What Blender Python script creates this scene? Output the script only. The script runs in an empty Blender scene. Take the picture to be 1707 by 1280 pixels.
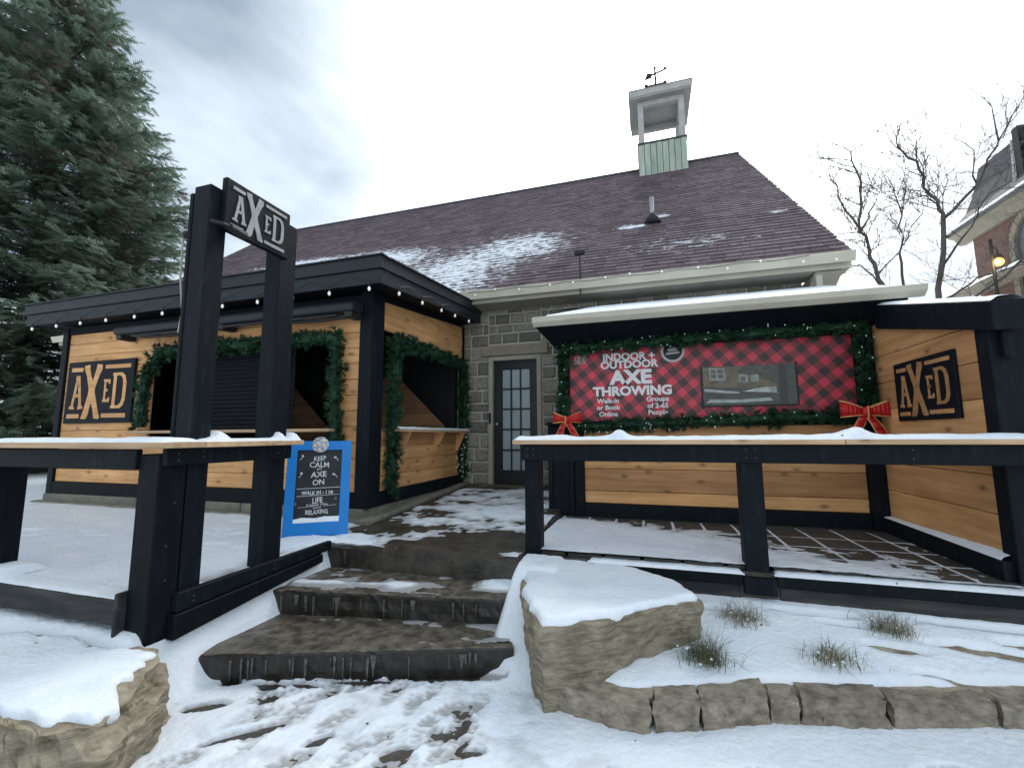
import bpy, math, random
from mathutils import Vector, Matrix, noise
random.seed(7)
S = bpy.context.scene
R = math.radians

# ------------------------------------------------------------ camera
cam_d = bpy.data.cameras.new('camera'); cam = bpy.data.objects.new('camera', cam_d)
S.collection.objects.link(cam); S.camera = cam
cam_d.sensor_width = 36; cam_d.lens = 730/1707*36; cam_d.clip_start = .05; cam_d.clip_end = 3000
cam.matrix_world = Matrix.Translation((0, 0, 1.6)) @ Matrix.Rotation(R(17.05), 4, 'Z') @ Matrix.Rotation(R(90+6.72), 4, 'X') @ Matrix.Rotation(R(-.31), 4, 'Z')

# ------------------------------------------------------------ sky
SUN = Vector((.15, .75, .64)).normalized()
w = bpy.data.worlds.new('World'); S.world = w; w.use_nodes = True
nt = w.node_tree; nt.nodes.clear()
def wn(t, **k):
    n = nt.nodes.new(t)
    for a, b in k.items(): setattr(n, a, b)
    return n
def wm(op, a, b=None, c=None):
    n = wn('ShaderNodeMath', operation=op)
    for i, v in enumerate((a, b, c)):
        if v is None: continue
        if isinstance(v, (int, float)): n.inputs[i].default_value = v
        else: nt.links.new(v, n.inputs[i])
    return n.outputs[0]
L = nt.links.new
out = wn('ShaderNodeOutputWorld'); tc = wn('ShaderNodeTexCoord')
sky = wn('ShaderNodeTexSky', sky_type='NISHITA'); sky.sun_disc = False
sky.sun_elevation = math.asin(SUN.z); sky.sun_rotation = math.atan2(SUN.x, SUN.y)
bg1 = wn('ShaderNodeBackground'); bg1.inputs[1].default_value = .09; L(sky.outputs[0], bg1.inputs[0])
sep = wn('ShaderNodeSeparateXYZ'); L(tc.outputs['Generated'], sep.inputs[0])
zz = wm('ADD', wm('ABSOLUTE', sep.outputs[2]), .22)
comb = wn('ShaderNodeCombineXYZ')
L(wm('DIVIDE', sep.outputs[0], zz), comb.inputs[0]); L(wm('DIVIDE', sep.outputs[1], zz), comb.inputs[1])
def wnoise(scale, detail, off):
    mp = wn('ShaderNodeMapping'); mp.inputs[1].default_value = off; L(comb.outputs[0], mp.inputs[0])
    n = wn('ShaderNodeTexNoise'); n.inputs['Scale'].default_value = scale; n.inputs['Detail'].default_value = detail
    n.inputs['Distortion'].default_value = .3
    L(mp.outputs[0], n.inputs['Vector']); return n.outputs[0]
n1 = wnoise(.62, 5, (7.9, 3.4, 0)); n2 = wnoise(2.2, 6, (10.0, 19.6, 0))
nn = wm('ADD', wm('MULTIPLY', n1, .75), wm('MULTIPLY', n2, .25))
vm = wn('ShaderNodeVectorMath', operation='DOT_PRODUCT'); L(tc.outputs['Generated'], vm.inputs[0]); vm.inputs[1].default_value = SUN
dt = wm('MAXIMUM', vm.outputs['Value'], 0)
glow = wm('ADD', wm('MULTIPLY', wm('POWER', dt, 14), 1.3), wm('MULTIPLY', wm('POWER', dt, 5), .16))
ramp = wn('ShaderNodeValToRGB'); L(nn, ramp.inputs[0])
e = ramp.color_ramp.elements
e[0].position = .39; e[0].color = (.130, .165, .200, 1); e[1].position = .60; e[1].color = (.70, .735, .75, 1)
mid = ramp.color_ramp.elements.new(.5); mid.color = (.37, .415, .45, 1)
gl = wn('ShaderNodeMix', data_type='RGBA', blend_type='ADD'); gl.inputs[0].default_value = 1
gc = wn('ShaderNodeCombineColor')
gn = wm('MULTIPLY', glow, wm('ADD', .45, nn))
for i, k in enumerate((1.0, 1.0, .98)): L(wm('MULTIPLY', gn, k), gc.inputs[i])
L(ramp.outputs[0], gl.inputs[6]); L(gc.outputs[0], gl.inputs[7])
bg2 = wn('ShaderNodeBackground'); L(gl.outputs[2], bg2.inputs[0]); bg2.inputs[1].default_value = 1.0
mx = wn('ShaderNodeMixShader'); mx.inputs[0].default_value = .88
L(bg1.outputs[0], mx.inputs[1]); L(bg2.outputs[0], mx.inputs[2]); L(mx.outputs[0], out.inputs[0])

sun_d = bpy.data.lights.new('sun', 'SUN'); sun_d.energy = 1.0; sun_d.angle = R(25); sun_d.color = (1, .96, .9)
sun = bpy.data.objects.new('sun', sun_d); S.collection.objects.link(sun)
sun.rotation_euler = (-SUN).to_track_quat('-Z', 'Y').to_euler()
S.view_settings.view_transform = 'Standard'; S.view_settings.look = 'None'
S.view_settings.exposure = 1.35; S.view_settings.gamma = 1
S.cycles.max_bounces = 6; S.cycles.diffuse_bounces = 3; S.cycles.glossy_bounces = 3

# ------------------------------------------------------------ materials
def mat(name, c1, c2=None, scale=6, detail=5, rough=.7, bump=0, stretch=(1, 1, 1), rnd=0, bscale=None, spec=.4, metal=0, attr=None, acol=None, contrast=(.35, .65), transmission=0, bdist=.02):
    m = bpy.data.materials.new(name); m.use_nodes = True
    t = m.node_tree; p = t.nodes['Principled BSDF']; l = t.links.new
    p.inputs['Roughness'].default_value = rough; p.inputs['Metallic'].default_value = metal
    p.inputs['Specular IOR Level'].default_value = spec
    co = t.nodes.new('ShaderNodeTexCoord'); oi = t.nodes.new('ShaderNodeObjectInfo')
    add = t.nodes.new('ShaderNodeVectorMath'); add.operation = 'MULTIPLY_ADD'
    sc = t.nodes.new('ShaderNodeVectorMath'); sc.operation = 'SCALE'; sc.inputs[0].default_value = (37, 19, 53)
    l(oi.outputs['Random'], sc.inputs['Scale'])
    l(co.outputs['Object'], add.inputs[0]); add.inputs[1].default_value = stretch; l(sc.outputs[0], add.inputs[2])
    n = t.nodes.new('ShaderNodeTexNoise'); n.inputs['Scale'].default_value = scale; n.inputs['Detail'].default_value = detail
    n.inputs['Roughness'].default_value = .6
    l(add.outputs[0], n.inputs['Vector'])
    r = t.nodes.new('ShaderNodeValToRGB'); l(n.outputs[0], r.inputs[0])
    r.color_ramp.elements[0].position, r.color_ramp.elements[1].position = contrast
    r.color_ramp.elements[0].color = (*c1, 1); r.color_ramp.elements[1].color = (*(c2 or c1), 1)
    col = r.outputs[0]
    if rnd:
        hs = t.nodes.new('ShaderNodeHueSaturation'); mr = t.nodes.new('ShaderNodeMapRange')
        l(oi.outputs['Random'], mr.inputs[0]); mr.inputs[3].default_value = 1-rnd; mr.inputs[4].default_value = 1+rnd
        l(mr.outputs[0], hs.inputs['Value']); l(col, hs.inputs['Color']); col = hs.outputs[0]
    if attr:
        at = t.nodes.new('ShaderNodeAttribute'); at.attribute_name = attr
        mxx = t.nodes.new('ShaderNodeMix'); mxx.data_type = 'RGBA'; l(at.outputs['Fac'], mxx.inputs[0])
        l(col, mxx.inputs[6]); mxx.inputs[7].default_value = (*acol, 1); col = mxx.outputs[2]
    l(col, p.inputs['Base Color'])
    if bump:
        b = t.nodes.new('ShaderNodeBump'); b.inputs['Strength'].default_value = bump; b.inputs['Distance'].default_value = bdist
        if bscale:
            n2 = t.nodes.new('ShaderNodeTexNoise'); n2.inputs['Scale'].default_value = bscale; n2.inputs['Detail'].default_value = 6
            l(add.outputs[0], n2.inputs['Vector']); l(n2.outputs[0], b.inputs['Height'])
        else: l(n.outputs[0], b.inputs['Height'])
        l(b.outputs[0], p.inputs['Normal'])
    m['col'] = 1
    return m

def wood(name, ca, cb, knot, rnd=.12, kscale=1.0):
    m = mat(name, ca, cb, scale=2.2, detail=8, rough=.62, bump=.25, stretch=(.7, 9, 9), rnd=rnd, spec=.3, bdist=.006)
    t = m.node_tree; l = t.links.new; p = t.nodes['Principled BSDF']
    src = p.inputs['Base Color'].links[0].from_socket
    co = [n for n in t.nodes if n.type == 'TEX_COORD'][0]; sc = [n for n in t.nodes if n.type == 'VECT_MATH' and n.operation == 'SCALE'][0]
    ma = t.nodes.new('ShaderNodeVectorMath'); ma.operation = 'MULTIPLY_ADD'
    l(co.outputs['Object'], ma.inputs[0]); ma.inputs[1].default_value = (2.6*kscale, .01, 5.4*kscale); l(sc.outputs[0], ma.inputs[2])
    sx_ = t.nodes.new('ShaderNodeSeparateXYZ'); cx_ = t.nodes.new('ShaderNodeCombineXYZ'); l(ma.outputs[0], sx_.inputs[0]); l(sx_.outputs[0], cx_.inputs[0]); l(sx_.outputs[2], cx_.inputs[1])
    nz = t.nodes.new('ShaderNodeTexNoise'); nz.inputs['Scale'].default_value = 3; l(cx_.outputs[0], nz.inputs['Vector'])
    mixv = t.nodes.new('ShaderNodeMix'); mixv.data_type = 'RGBA'; mixv.inputs[0].default_value = .07
    l(cx_.outputs[0], mixv.inputs[6]); l(nz.outputs['Color'], mixv.inputs[7])
    v = t.nodes.new('ShaderNodeTexVoronoi'); v.voronoi_dimensions = '2D'; v.inputs['Scale'].default_value = 1.0; l(mixv.outputs[2], v.inputs['Vector'])
    rr = t.nodes.new('ShaderNodeValToRGB'); l(v.outputs['Distance'], rr.inputs[0])
    rr.color_ramp.elements[0].position = .045; rr.color_ramp.elements[0].color = (1, 1, 1, 1)
    rr.color_ramp.elements[1].position = .17; rr.color_ramp.elements[1].color = (0, 0, 0, 1)
    q = rr.color_ramp.elements.new(.08); q.color = (.45, .45, .45, 1)
    # only some cells carry a knot
    sepc = t.nodes.new('ShaderNodeSeparateColor'); l(v.outputs['Color'], sepc.inputs[0])
    gt = t.nodes.new('ShaderNodeMath'); gt.operation = 'GREATER_THAN'; l(sepc.outputs[0], gt.inputs[0]); gt.inputs[1].default_value = .45
    mul = t.nodes.new('ShaderNodeMath'); mul.operation = 'MULTIPLY'; l(rr.outputs[0], mul.inputs[0]); l(gt.outputs[0], mul.inputs[1])
    mul2 = t.nodes.new('ShaderNodeMath'); mul2.operation = 'MULTIPLY'; l(mul.outputs[0], mul2.inputs[0]); mul2.inputs[1].default_value = .68
    mc = t.nodes.new('ShaderNodeMix'); mc.data_type = 'RGBA'; l(mul2.outputs[0], mc.inputs[0]); l(src, mc.inputs[6]); mc.inputs[7].default_value = (*knot, 1)
    # broad streaks
    n3 = t.nodes.new('ShaderNodeTexNoise'); n3.inputs['Scale'].default_value = 1.3; n3.inputs['Detail'].default_value = 3
    l(co.outputs['Object'], n3.inputs['Vector'])
    hs = t.nodes.new('ShaderNodeHueSaturation'); mr = t.nodes.new('ShaderNodeMapRange'); l(n3.outputs[0], mr.inputs[0])
    mr.inputs[1].default_value = .3; mr.inputs[2].default_value = .7; mr.inputs[3].default_value = .78; mr.inputs[4].default_value = 1.15
    l(mr.outputs[0], hs.inputs['Value']); l(mc.outputs[2], hs.inputs['Color'])
    l(hs.outputs[0], p.inputs['Base Color'])
    return m

M = {}
M['pine'] = wood('pine', (.54, .265, .10), (.70, .40, .18), (.10, .048, .024))
M['pine_dark'] = wood('pine_dark', (.41, .195, .08), (.55, .295, .13), (.07, .032, .016), rnd=.16)
M['rail_wood'] = wood('rail_wood', (.46, .30, .17), (.62, .44, .28), (.12, .06, .03))
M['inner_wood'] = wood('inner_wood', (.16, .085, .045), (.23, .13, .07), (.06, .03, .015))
M['black'] = mat('black_paint', (.0038, .0068, .0105), (.020, .025, .031), scale=7, detail=11, rough=.62, bump=.45, stretch=(3, 3, .7), bscale=22, spec=.14, rnd=.2, bdist=.005, contrast=(.52, .92))
M['fascia'] = mat('slate_paint', (.0060, .0110, .0165), (.0105, .0170, .0235), scale=2.5, rough=.6, bump=.2, bscale=20, rnd=.1, bdist=.004)
M['worn_black'] = mat('worn_black_paint', (.015, .018, .022), (.085, .075, .065), scale=2.2, detail=9, rough=.7, bump=.4, stretch=(.8, 6, 6), contrast=(.45, .8), bdist=.006)
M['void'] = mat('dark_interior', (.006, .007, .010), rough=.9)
M['snow'] = mat('snow', (.755, .825, .905), (.85, .895, .95), scale=4, rough=.55, bump=.40, bscale=34, spec=.25, attr='thin', acol=(.30, .295, .29), bdist=.03)
def flecks(m):
    t = m.node_tree; l = t.links.new; p = t.nodes['Principled BSDF']; src = p.inputs['Base Color'].links[0].from_socket
    g_ = t.nodes.new('ShaderNodeNewGeometry'); v_ = t.nodes.new('ShaderNodeTexVoronoi'); v_.inputs['Scale'].default_value = 9; l(g_.outputs['Position'], v_.inputs['Vector'])
    n_ = t.nodes.new('ShaderNodeTexNoise'); n_.inputs['Scale'].default_value = 60; l(g_.outputs['Position'], n_.inputs['Vector'])
    a_ = t.nodes.new('ShaderNodeMath'); a_.operation = 'MULTIPLY_ADD'; l(n_.outputs[0], a_.inputs[0]); a_.inputs[1].default_value = .16; l(v_.outputs['Distance'], a_.inputs[2])
    s_ = t.nodes.new('ShaderNodeSeparateColor'); l(v_.outputs['Color'], s_.inputs[0]); th = t.nodes.new('ShaderNodeMath'); th.operation = 'GREATER_THAN'; l(s_.outputs[0], th.inputs[0]); th.inputs[1].default_value = .72
    c_ = t.nodes.new('ShaderNodeMath'); c_.operation = 'LESS_THAN'; l(a_.outputs[0], c_.inputs[0]); c_.inputs[1].default_value = .155
    m_ = t.nodes.new('ShaderNodeMath'); m_.operation = 'MULTIPLY'; l(th.outputs[0], m_.inputs[0]); l(c_.outputs[0], m_.inputs[1])
    x_ = t.nodes.new('ShaderNodeMix'); x_.data_type = 'RGBA'; l(m_.outputs[0], x_.inputs[0]); l(src, x_.inputs[6]); x_.inputs[7].default_value = (.16, .14, .12, 1); l(x_.outputs[2], p.inputs['Base Color'])
flecks(M['snow'])
M['slate_ground'] = mat('wet_paving', (.020, .018, .014), (.075, .066, .052), scale=7, detail=10, rough=.42, bump=.5, bscale=45, spec=.5, bdist=.01)
M['step'] = mat('wet_step_stone', (.040, .034, .024), (.185, .162, .122), scale=12, detail=12, rough=.45, bump=.7, bscale=60, spec=.5, contrast=(.38, .70), bdist=.008)
M['step_riser'] = mat('dark_step_face', (.010, .009, .007), (.045, .040, .032), scale=10, detail=10, rough=.35, bump=.6, bscale=40, spec=.5, stretch=(1, 1, .35), contrast=(.4, .8), bdist=.008)  # darker tone for the upright faces of the steps
M['paver'] = mat('paver', (.032, .031, .028), (.072, .069, .062), scale=9, detail=8, rough=.55, bump=.4, bscale=50, rnd=.22, bdist=.006)
M['sandstone'] = mat('sandstone', (.185, .155, .108), (.40, .350, .262), scale=9, detail=14, rough=.9, bump=1.0, stretch=(1, 1, 3.2), bscale=16, spec=.2, rnd=.1, bdist=.03)
M['edging'] = mat('edging_stone', (.165, .142, .110), (.36, .315, .245), scale=14, detail=14, rough=.9, bump=1.0, stretch=(1, 1, 1.6), bscale=22, spec=.2, rnd=.14, bdist=.02)
M['stone'] = mat('wall_stone', (.165, .158, .135), (.37, .345, .29), scale=9, detail=9, rough=.9, bump=.8, bscale=22, spec=.2, rnd=.38, bdist=.015)
M['mortar'] = mat('mortar', (.40, .385, .335), (.50, .48, .42), scale=12, rough=.95, bump=.5, bscale=60, spec=.1, bdist=.006)
M['lintel'] = mat('lintel_stone', (.25, .225, .17), (.33, .30, .235), scale=9, rough=.9, bump=.4, bscale=40, spec=.2, bdist=.006)
M['cream'] = mat('cream_metal', (.50, .47, .375), (.58, .55, .45), scale=2, rough=.5, bump=.1, bscale=9, spec=.4, bdist=.004)
M['drip'] = mat('frozen_drip', (.045, .041, .035), (.15, .145, .135), scale=26, rough=.4)
M['trim'] = mat('grey_trim', (.33, .31, .26), (.40, .37, .31), scale=5, rough=.7, bump=.15, bscale=20)
M['base_stone'] = mat('concrete_base', (.15, .145, .12), (.25, .235, .19), scale=5, detail=10, rough=.85, bump=.5, bscale=35, bdist=.008)
M['glass'] = mat('frosted_pane', (.30, .36, .38), (.36, .42, .44), scale=1.5, rough=.22, spec=.5)
M['door'] = mat('door_paint', (.006, .011, .015), (.010, .016, .021), scale=3, rough=.4, spec=.4)
M['metal'] = mat('grey_metal', (.35, .36, .37), rough=.35, metal=.8)
M['cup_trim'] = mat('cupola_trim', (.34, .34, .32), (.42, .41, .385), scale=4, rough=.75, bump=.2, bscale=25)
M['cup_siding'] = mat('cupola_siding', (.26, .31, .26), (.42, .47, .395), scale=2.0, detail=8, rough=.8, bump=.2, stretch=(4, 4, .6), rnd=.14)
M['cup_dark'] = mat('cupola_ledge', (.045, .05, .055), rough=.7)
M['blue'] = mat('blue_paint', (.003, .19, .58), (.006, .22, .64), scale=3, rough=.45, bump=.1, bscale=25)
M['chalk'] = mat('chalkboard', (.010, .015, .020), (.022, .028, .033), scale=5, rough=.6)
M['chalk_white'] = mat('chalk_white', (.52, .55, .57), (.72, .74, .75), scale=60, rough=.9)
M['silver'] = mat('silver_letter', (.27, .285, .285), (.36, .375, .37), scale=14, rough=.6)
M['white'] = mat('white_print', (.70, .69, .70), rough=.6)
M['white_dim'] = mat('pale_print', (.46, .44, .43), rough=.6)
M['needle'] = mat('spruce_needles', (.085, .125, .095), (.225, .295, .225), scale=.55, detail=3, rough=.7, spec=.2, contrast=(.3, .7), attr='tip', acol=(.075, .050, .038))
def translucent(m, k):
    t = m.node_tree; l = t.links.new; p = t.nodes['Principled BSDF']; o = [n for n in t.nodes if n.type == 'OUTPUT_MATERIAL'][0]
    tr = t.nodes.new('ShaderNodeBsdfTranslucent'); l(p.inputs['Base Color'].links[0].from_socket, tr.inputs[0])
    mx_ = t.nodes.new('ShaderNodeMixShader'); mx_.inputs[0].default_value = k; l(p.outputs[0], mx_.inputs[1]); l(tr.outputs[0], mx_.inputs[2]); l(mx_.outputs[0], o.inputs[0])
translucent(M['needle'], .4)
M['garland'] = mat('garland_needles', (.006, .026, .013), (.022, .070, .034), scale=5, rough=.6, spec=.25)
M['bark'] = mat('bark', (.045, .038, .034), (.085, .075, .068), scale=8, rough=.9, bump=.6, stretch=(2, 2, .4), bscale=10)
M['twig'] = mat('grey_twig', (.085, .075, .072), (.15, .135, .128), scale=8, rough=.9)
M['grass'] = mat('dry_grass', (.10, .105, .05), (.24, .20, .115), scale=9, rough=.9, spec=.1)
M['green_grass'] = mat('green_leaf', (.050, .070, .035), (.15, .15, .085), scale=9, rough=.8, spec=.2)
M['red'] = mat('red_ribbon', (.42, .008, .010), (.56, .014, .014), scale=6, rough=.38, bump=.1, bscale=60)
M['gold'] = mat('gold_edge', (.68, .40, .15), rough=.4)
M['slate'] = mat('house_slate', (.028, .030, .036), (.060, .064, .074), scale=9, rough=.7, bump=.3, bscale=20)
M['house_trim'] = mat('house_trim', (.33, .29, .22), (.40, .36, .28), scale=4, rough=.8)
M['cord'] = mat('black_rubber', (.014, .014, .015), rough=.6)
M['fog_ground'] = mat('field_snow', (.72, .77, .82), (.80, .84, .88), scale=.4, rough=.7)

def brick_mat():
    m = bpy.data.materials.new('house_brick'); m.use_nodes = True
    t = m.node_tree; p = t.nodes['Principled BSDF']; l = t.links.new
    co = t.nodes.new('ShaderNodeTexCoord'); mp = t.nodes.new('ShaderNodeMapping'); mp.inputs[2].default_value = (R(90), 0, R(90))
    b = t.nodes.new('ShaderNodeTexBrick'); b.inputs['Scale'].default_value = 4.2
    sp = t.nodes.new('ShaderNodeSeparateXYZ'); cb = t.nodes.new('ShaderNodeCombineXYZ')
    l(co.outputs['Object'], sp.inputs[0]); l(sp.outputs[1], cb.inputs[0]); l(sp.outputs[2], cb.inputs[1]); l(cb.outputs[0], b.inputs['Vector'])
    b.inputs['Color1'].default_value = (.16, .075, .055, 1); b.inputs['Color2'].default_value = (.24, .13, .10, 1); b.inputs['Mortar'].default_value = (.24, .20, .17, 1)
    b.inputs['Mortar Size'].default_value = .025
    l(b.outputs['Color'], p.inputs['Base Color']); p.inputs['Roughness'].default_value = .9
    return m
M['brick'] = brick_mat()

def plaid_mat():
    # buffalo check printed on the diagonal
    m = bpy.data.materials.new('plaid_print'); m.use_nodes = True
    t = m.node_tree; p = t.nodes['Principled BSDF']; l = t.links.new
    co = t.nodes.new('ShaderNodeTexCoord'); sp = t.nodes.new('ShaderNodeSeparateXYZ'); l(co.outputs['Object'], sp.inputs[0])
    def mth(op, a, b=None):
        n = t.nodes.new('ShaderNodeMath'); n.operation = op
        for i, v in enumerate((a, b)):
            if v is None: continue
            if isinstance(v, (int, float)): n.inputs[i].default_value = v
            else: l(v, n.inputs[i])
        return n.outputs[0]
    A = R(38); k = 1/.165
    u = mth('MULTIPLY', mth('ADD', mth('MULTIPLY', sp.outputs[0], math.cos(A)), mth('MULTIPLY', sp.outputs[2], math.sin(A))), k)
    v = mth('MULTIPLY', mth('SUBTRACT', mth('MULTIPLY', sp.outputs[2], math.cos(A)), mth('MULTIPLY', sp.outputs[0], math.sin(A))), k)
    a = mth('GREATER_THAN', mth('FRACT', mth('ADD', u, 50)), .5); b = mth('GREATER_THAN', mth('FRACT', mth('ADD', v, 50)), .5)
    s = mth('MULTIPLY', mth('ADD', a, b), .5)
    r = t.nodes.new('ShaderNodeValToRGB'); r.color_ramp.interpolation = 'CONSTANT'; l(s, r.inputs[0])
    r.color_ramp.elements[0].position = 0; r.color_ramp.elements[0].color = (.58, .040, .070, 1)
    r.color_ramp.elements[1].position = .75; r.color_ramp.elements[1].color = (.040, .026, .024, 1)
    q = r.color_ramp.elements.new(.25); q.color = (.225, .034, .042, 1)
    n = t.nodes.new('ShaderNodeTexNoise'); n.inputs['Scale'].default_value = 2.2; l(co.outputs['Object'], n.inputs[0])
    hs = t.nodes.new('ShaderNodeHueSaturation'); l(r.outputs[0], hs.inputs['Color'])
    mr = t.nodes.new('ShaderNodeMapRange'); l(n.outputs[0], mr.inputs[0]); mr.inputs[3].default_value = .7; mr.inputs[4].default_value = 1.3; l(mr.outputs[0], hs.inputs['Value'])
    l(hs.outputs[0], p.inputs['Base Color']); p.inputs['Roughness'].default_value = .5
    nb = t.nodes.new('ShaderNodeTexNoise'); nb.inputs['Scale'].default_value = 3.5; nb.inputs['Detail'].default_value = 3; l(co.outputs['Object'], nb.inputs[0])
    bp = t.nodes.new('ShaderNodeBump'); bp.inputs['Strength'].default_value = .6; bp.inputs['Distance'].default_value = .04; l(nb.outputs[0], bp.inputs['Height']); l(bp.outputs[0], p.inputs['Normal'])
    return m
M['plaid'] = plaid_mat()

def shingle_mat():
    m = mat('shingles', (.098, .072, .083), (.165, .128, .145), scale=30, detail=6, rough=.85, bump=.3, bscale=90, spec=.25, bdist=.006)
    t = m.node_tree; l = t.links.new; p = t.nodes['Principled BSDF']
    src = p.inputs['Base Color'].links[0].from_socket
    va = t.nodes.new('ShaderNodeAttribute'); va.attribute_name = 'tone'
    hs = t.nodes.new('ShaderNodeHueSaturation'); l(va.outputs['Fac'], hs.inputs['Value']); l(src, hs.inputs['Color'])
    at = t.nodes.new('ShaderNodeAttribute'); at.attribute_name = 'snow'
    co = [n for n in t.nodes if n.type == 'TEX_COORD'][0]
    mp = t.nodes.new('ShaderNodeMapping'); mp.inputs[3].default_value = (2.2, 5.0, 5.0); mp.inputs[2].default_value = (0, 0, R(-24)); l(co.outputs['Object'], mp.inputs[0])
    n = t.nodes.new('ShaderNodeTexNoise'); n.inputs['Scale'].default_value = 2.4; n.inputs['Detail'].default_value = 10; n.inputs['Roughness'].default_value = .72; l(mp.outputs[0], n.inputs[0])
    ad = t.nodes.new('ShaderNodeMath'); ad.operation = 'ADD'; l(at.outputs['Fac'], ad.inputs[0]); l(n.outputs[0], ad.inputs[1])
    r = t.nodes.new('ShaderNodeValToRGB'); l(ad.outputs[0], r.inputs[0]); r.color_ramp.elements[0].position = .93; r.color_ramp.elements[1].position = 1.0
    r.color_ramp.elements[0].color = (0, 0, 0, 1)
    mr = t.nodes.new('ShaderNodeMapRange'); l(ad.outputs[0], mr.inputs[0]); mr.inputs[1].default_value = .95; mr.inputs[2].default_value = 1.07
    mx = t.nodes.new('ShaderNodeMix'); mx.data_type = 'RGBA'; l(mr.outputs[0], mx.inputs[0]); l(hs.outputs[0], mx.inputs[6]); mx.inputs[7].default_value = (.80, .84, .89, 1)
    l(mx.outputs[2], p.inputs['Base Color'])
    return m
M['shingle'] = shingle_mat()

def emit(name, c, s):
    m = bpy.data.materials.new(name); m.use_nodes = True; p = m.node_tree.nodes['Principled BSDF']
    p.inputs['Base Color'].default_value = (*c, 1); p.inputs['Emission Color'].default_value = (*c, 1); p.inputs['Emission Strength'].default_value = s
    return m
M['bulb_lit'] = emit('lit_globe', (1.0, .62, .16), .55)
M['bulb'] = emit('bulb_glass', (.75, .75, .71), .15)
M['fairy'] = emit('fairy_light', (.45, .65, .62), .10)

# ------------------------------------------------------------ helpers
W = {}
def link(o): S.collection.objects.link(o); return o
def props(o, label=None, cat=None, group=None, kind=None):
    if label: o['label'] = label
    if cat: o['category'] = cat
    if group: o['group'] = group
    if kind: o['kind'] = kind
    return o
def thing(name, label, cat, loc, group=None):
    o = link(bpy.data.objects.new(name, None)); o.location = loc; o.empty_display_size = .1; W[o] = Vector(loc)
    return props(o, label, cat, group)
def place(o, parent, org):
    org = Vector(org); W[o] = org
    if parent: o.parent = parent; o.location = org - W[parent]
    else: o.location = org
    return o
class MB:
    def __init__(s): s.v = []; s.f = []; s.at = {}
    def quad(s, *p):
        n = len(s.v); s.v += [tuple(q) for q in p]; s.f.append(tuple(range(n, n+len(p)))); return s
    def box(s, x0, x1, y0, y1, z0, z1):
        n = len(s.v)
        s.v += [(x0,y0,z0),(x1,y0,z0),(x1,y1,z0),(x0,y1,z0),(x0,y0,z1),(x1,y0,z1),(x1,y1,z1),(x0,y1,z1)]
        s.f += [tuple(n+i for i in q) for q in ((0,3,2,1),(4,5,6,7),(0,1,5,4),(1,2,6,5),(2,3,7,6),(3,0,4,7))]; return s
    def hexa(s, b, t):
        n = len(s.v); s.v += [tuple(q) for q in b]+[tuple(q) for q in t]; k = len(b)
        s.f.append(tuple(n+i for i in range(k))[::-1]); s.f.append(tuple(n+k+i for i in range(k)))
        for i in range(k): j = (i+1) % k; s.f.append((n+i, n+j, n+k+j, n+k+i))
        return s
    def prism(s, poly, fn, d0, d1):
        # poly: (u, v) anticlockwise; fn(u, v, d) -> point
        return s.hexa([fn(u, v, d0) for u, v in poly], [fn(u, v, d1) for u, v in poly])
    def tube(s, path, radii, k=6, cap=True):
        path = [Vector(p) for p in path]; n0 = len(s.v)
        if isinstance(radii, (int, float)): radii = [radii]*len(path)
        up = Vector((.123, .05, 1)).normalized()
        for i, p in enumerate(path):
            d = (path[min(i+1, len(path)-1)] - path[max(i-1, 0)])
            if d.length < 1e-9: d = Vector((0, 0, 1))
            d.normalize()
            u = up if abs(d.dot(up)) < .95 else Vector((1, 0, 0))
            a = d.cross(u).normalized(); b = d.cross(a)
            for j in range(k):
                t = 2*math.pi*j/k; s.v.append(tuple(p + radii[i]*(math.cos(t)*a + math.sin(t)*b)))
        for i in range(len(path)-1):
            for j in range(k):
                q = (j+1) % k; s.f.append((n0+i*k+j, n0+i*k+q, n0+(i+1)*k+q, n0+(i+1)*k+j))
        if cap:
            s.f.append(tuple(n0+j for j in range(k))[::-1]); e = n0+(len(path)-1)*k; s.f.append(tuple(e+j for j in range(k)))
        return s
    def ball(s, c, r, rx=1, rz=1, nu=8, nv=6):
        n0 = len(s.v); c = Vector(c)
        for i in range(nv+1):
            th = math.pi*i/nv
            for j in range(nu):
                ph = 2*math.pi*j/nu; s.v.append((c.x+r*rx*math.sin(th)*math.cos(ph), c.y+r*rx*math.sin(th)*math.sin(ph), c.z+r*rz*math.cos(th)))
        for i in range(nv):
            for j in range(nu): q = (j+1) % nu; s.f.append((n0+i*nu+j, n0+(i+1)*nu+j, n0+(i+1)*nu+q, n0+i*nu+q))
        return s
    def mesh(s, name, org=(0, 0, 0), smooth=False):
        me = bpy.data.meshes.new(name); ox, oy, oz = org
        me.from_pydata([(x-ox, y-oy, z-oz) for x, y, z in s.v], [], s.f)
        for an, vals in s.at.items():
            a = me.attributes.new(an, 'FLOAT', 'POINT'); a.data.foreach_set('value', vals)
        if smooth: me.polygons.foreach_set('use_smooth', [True]*len(me.polygons))
        me.update(); return me
    def build(s, name, m, parent=None, org=None, bevel=0, smooth=False):
        if org is None:
            xs, ys, zs = zip(*s.v); org = ((min(xs)+max(xs))/2, (min(ys)+max(ys))/2, min(zs))
        me = s.mesh(name, org, smooth); o = link(bpy.data.objects.new(name, me))
        me.materials.append(M[m] if isinstance(m, str) else m); place(o, parent, org)
        if bevel:
            b = o.modifiers.new('bevel', 'BEVEL'); b.width = bevel; b.segments = 1; b.limit_method = 'ANGLE'; b.angle_limit = R(40)
        return o
def box(name, m, parent, x0, x1, y0, y1, z0, z1, bevel=.006):
    return MB().box(x0, x1, y0, y1, z0, z1).build(name, m, parent, bevel=bevel)
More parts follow.
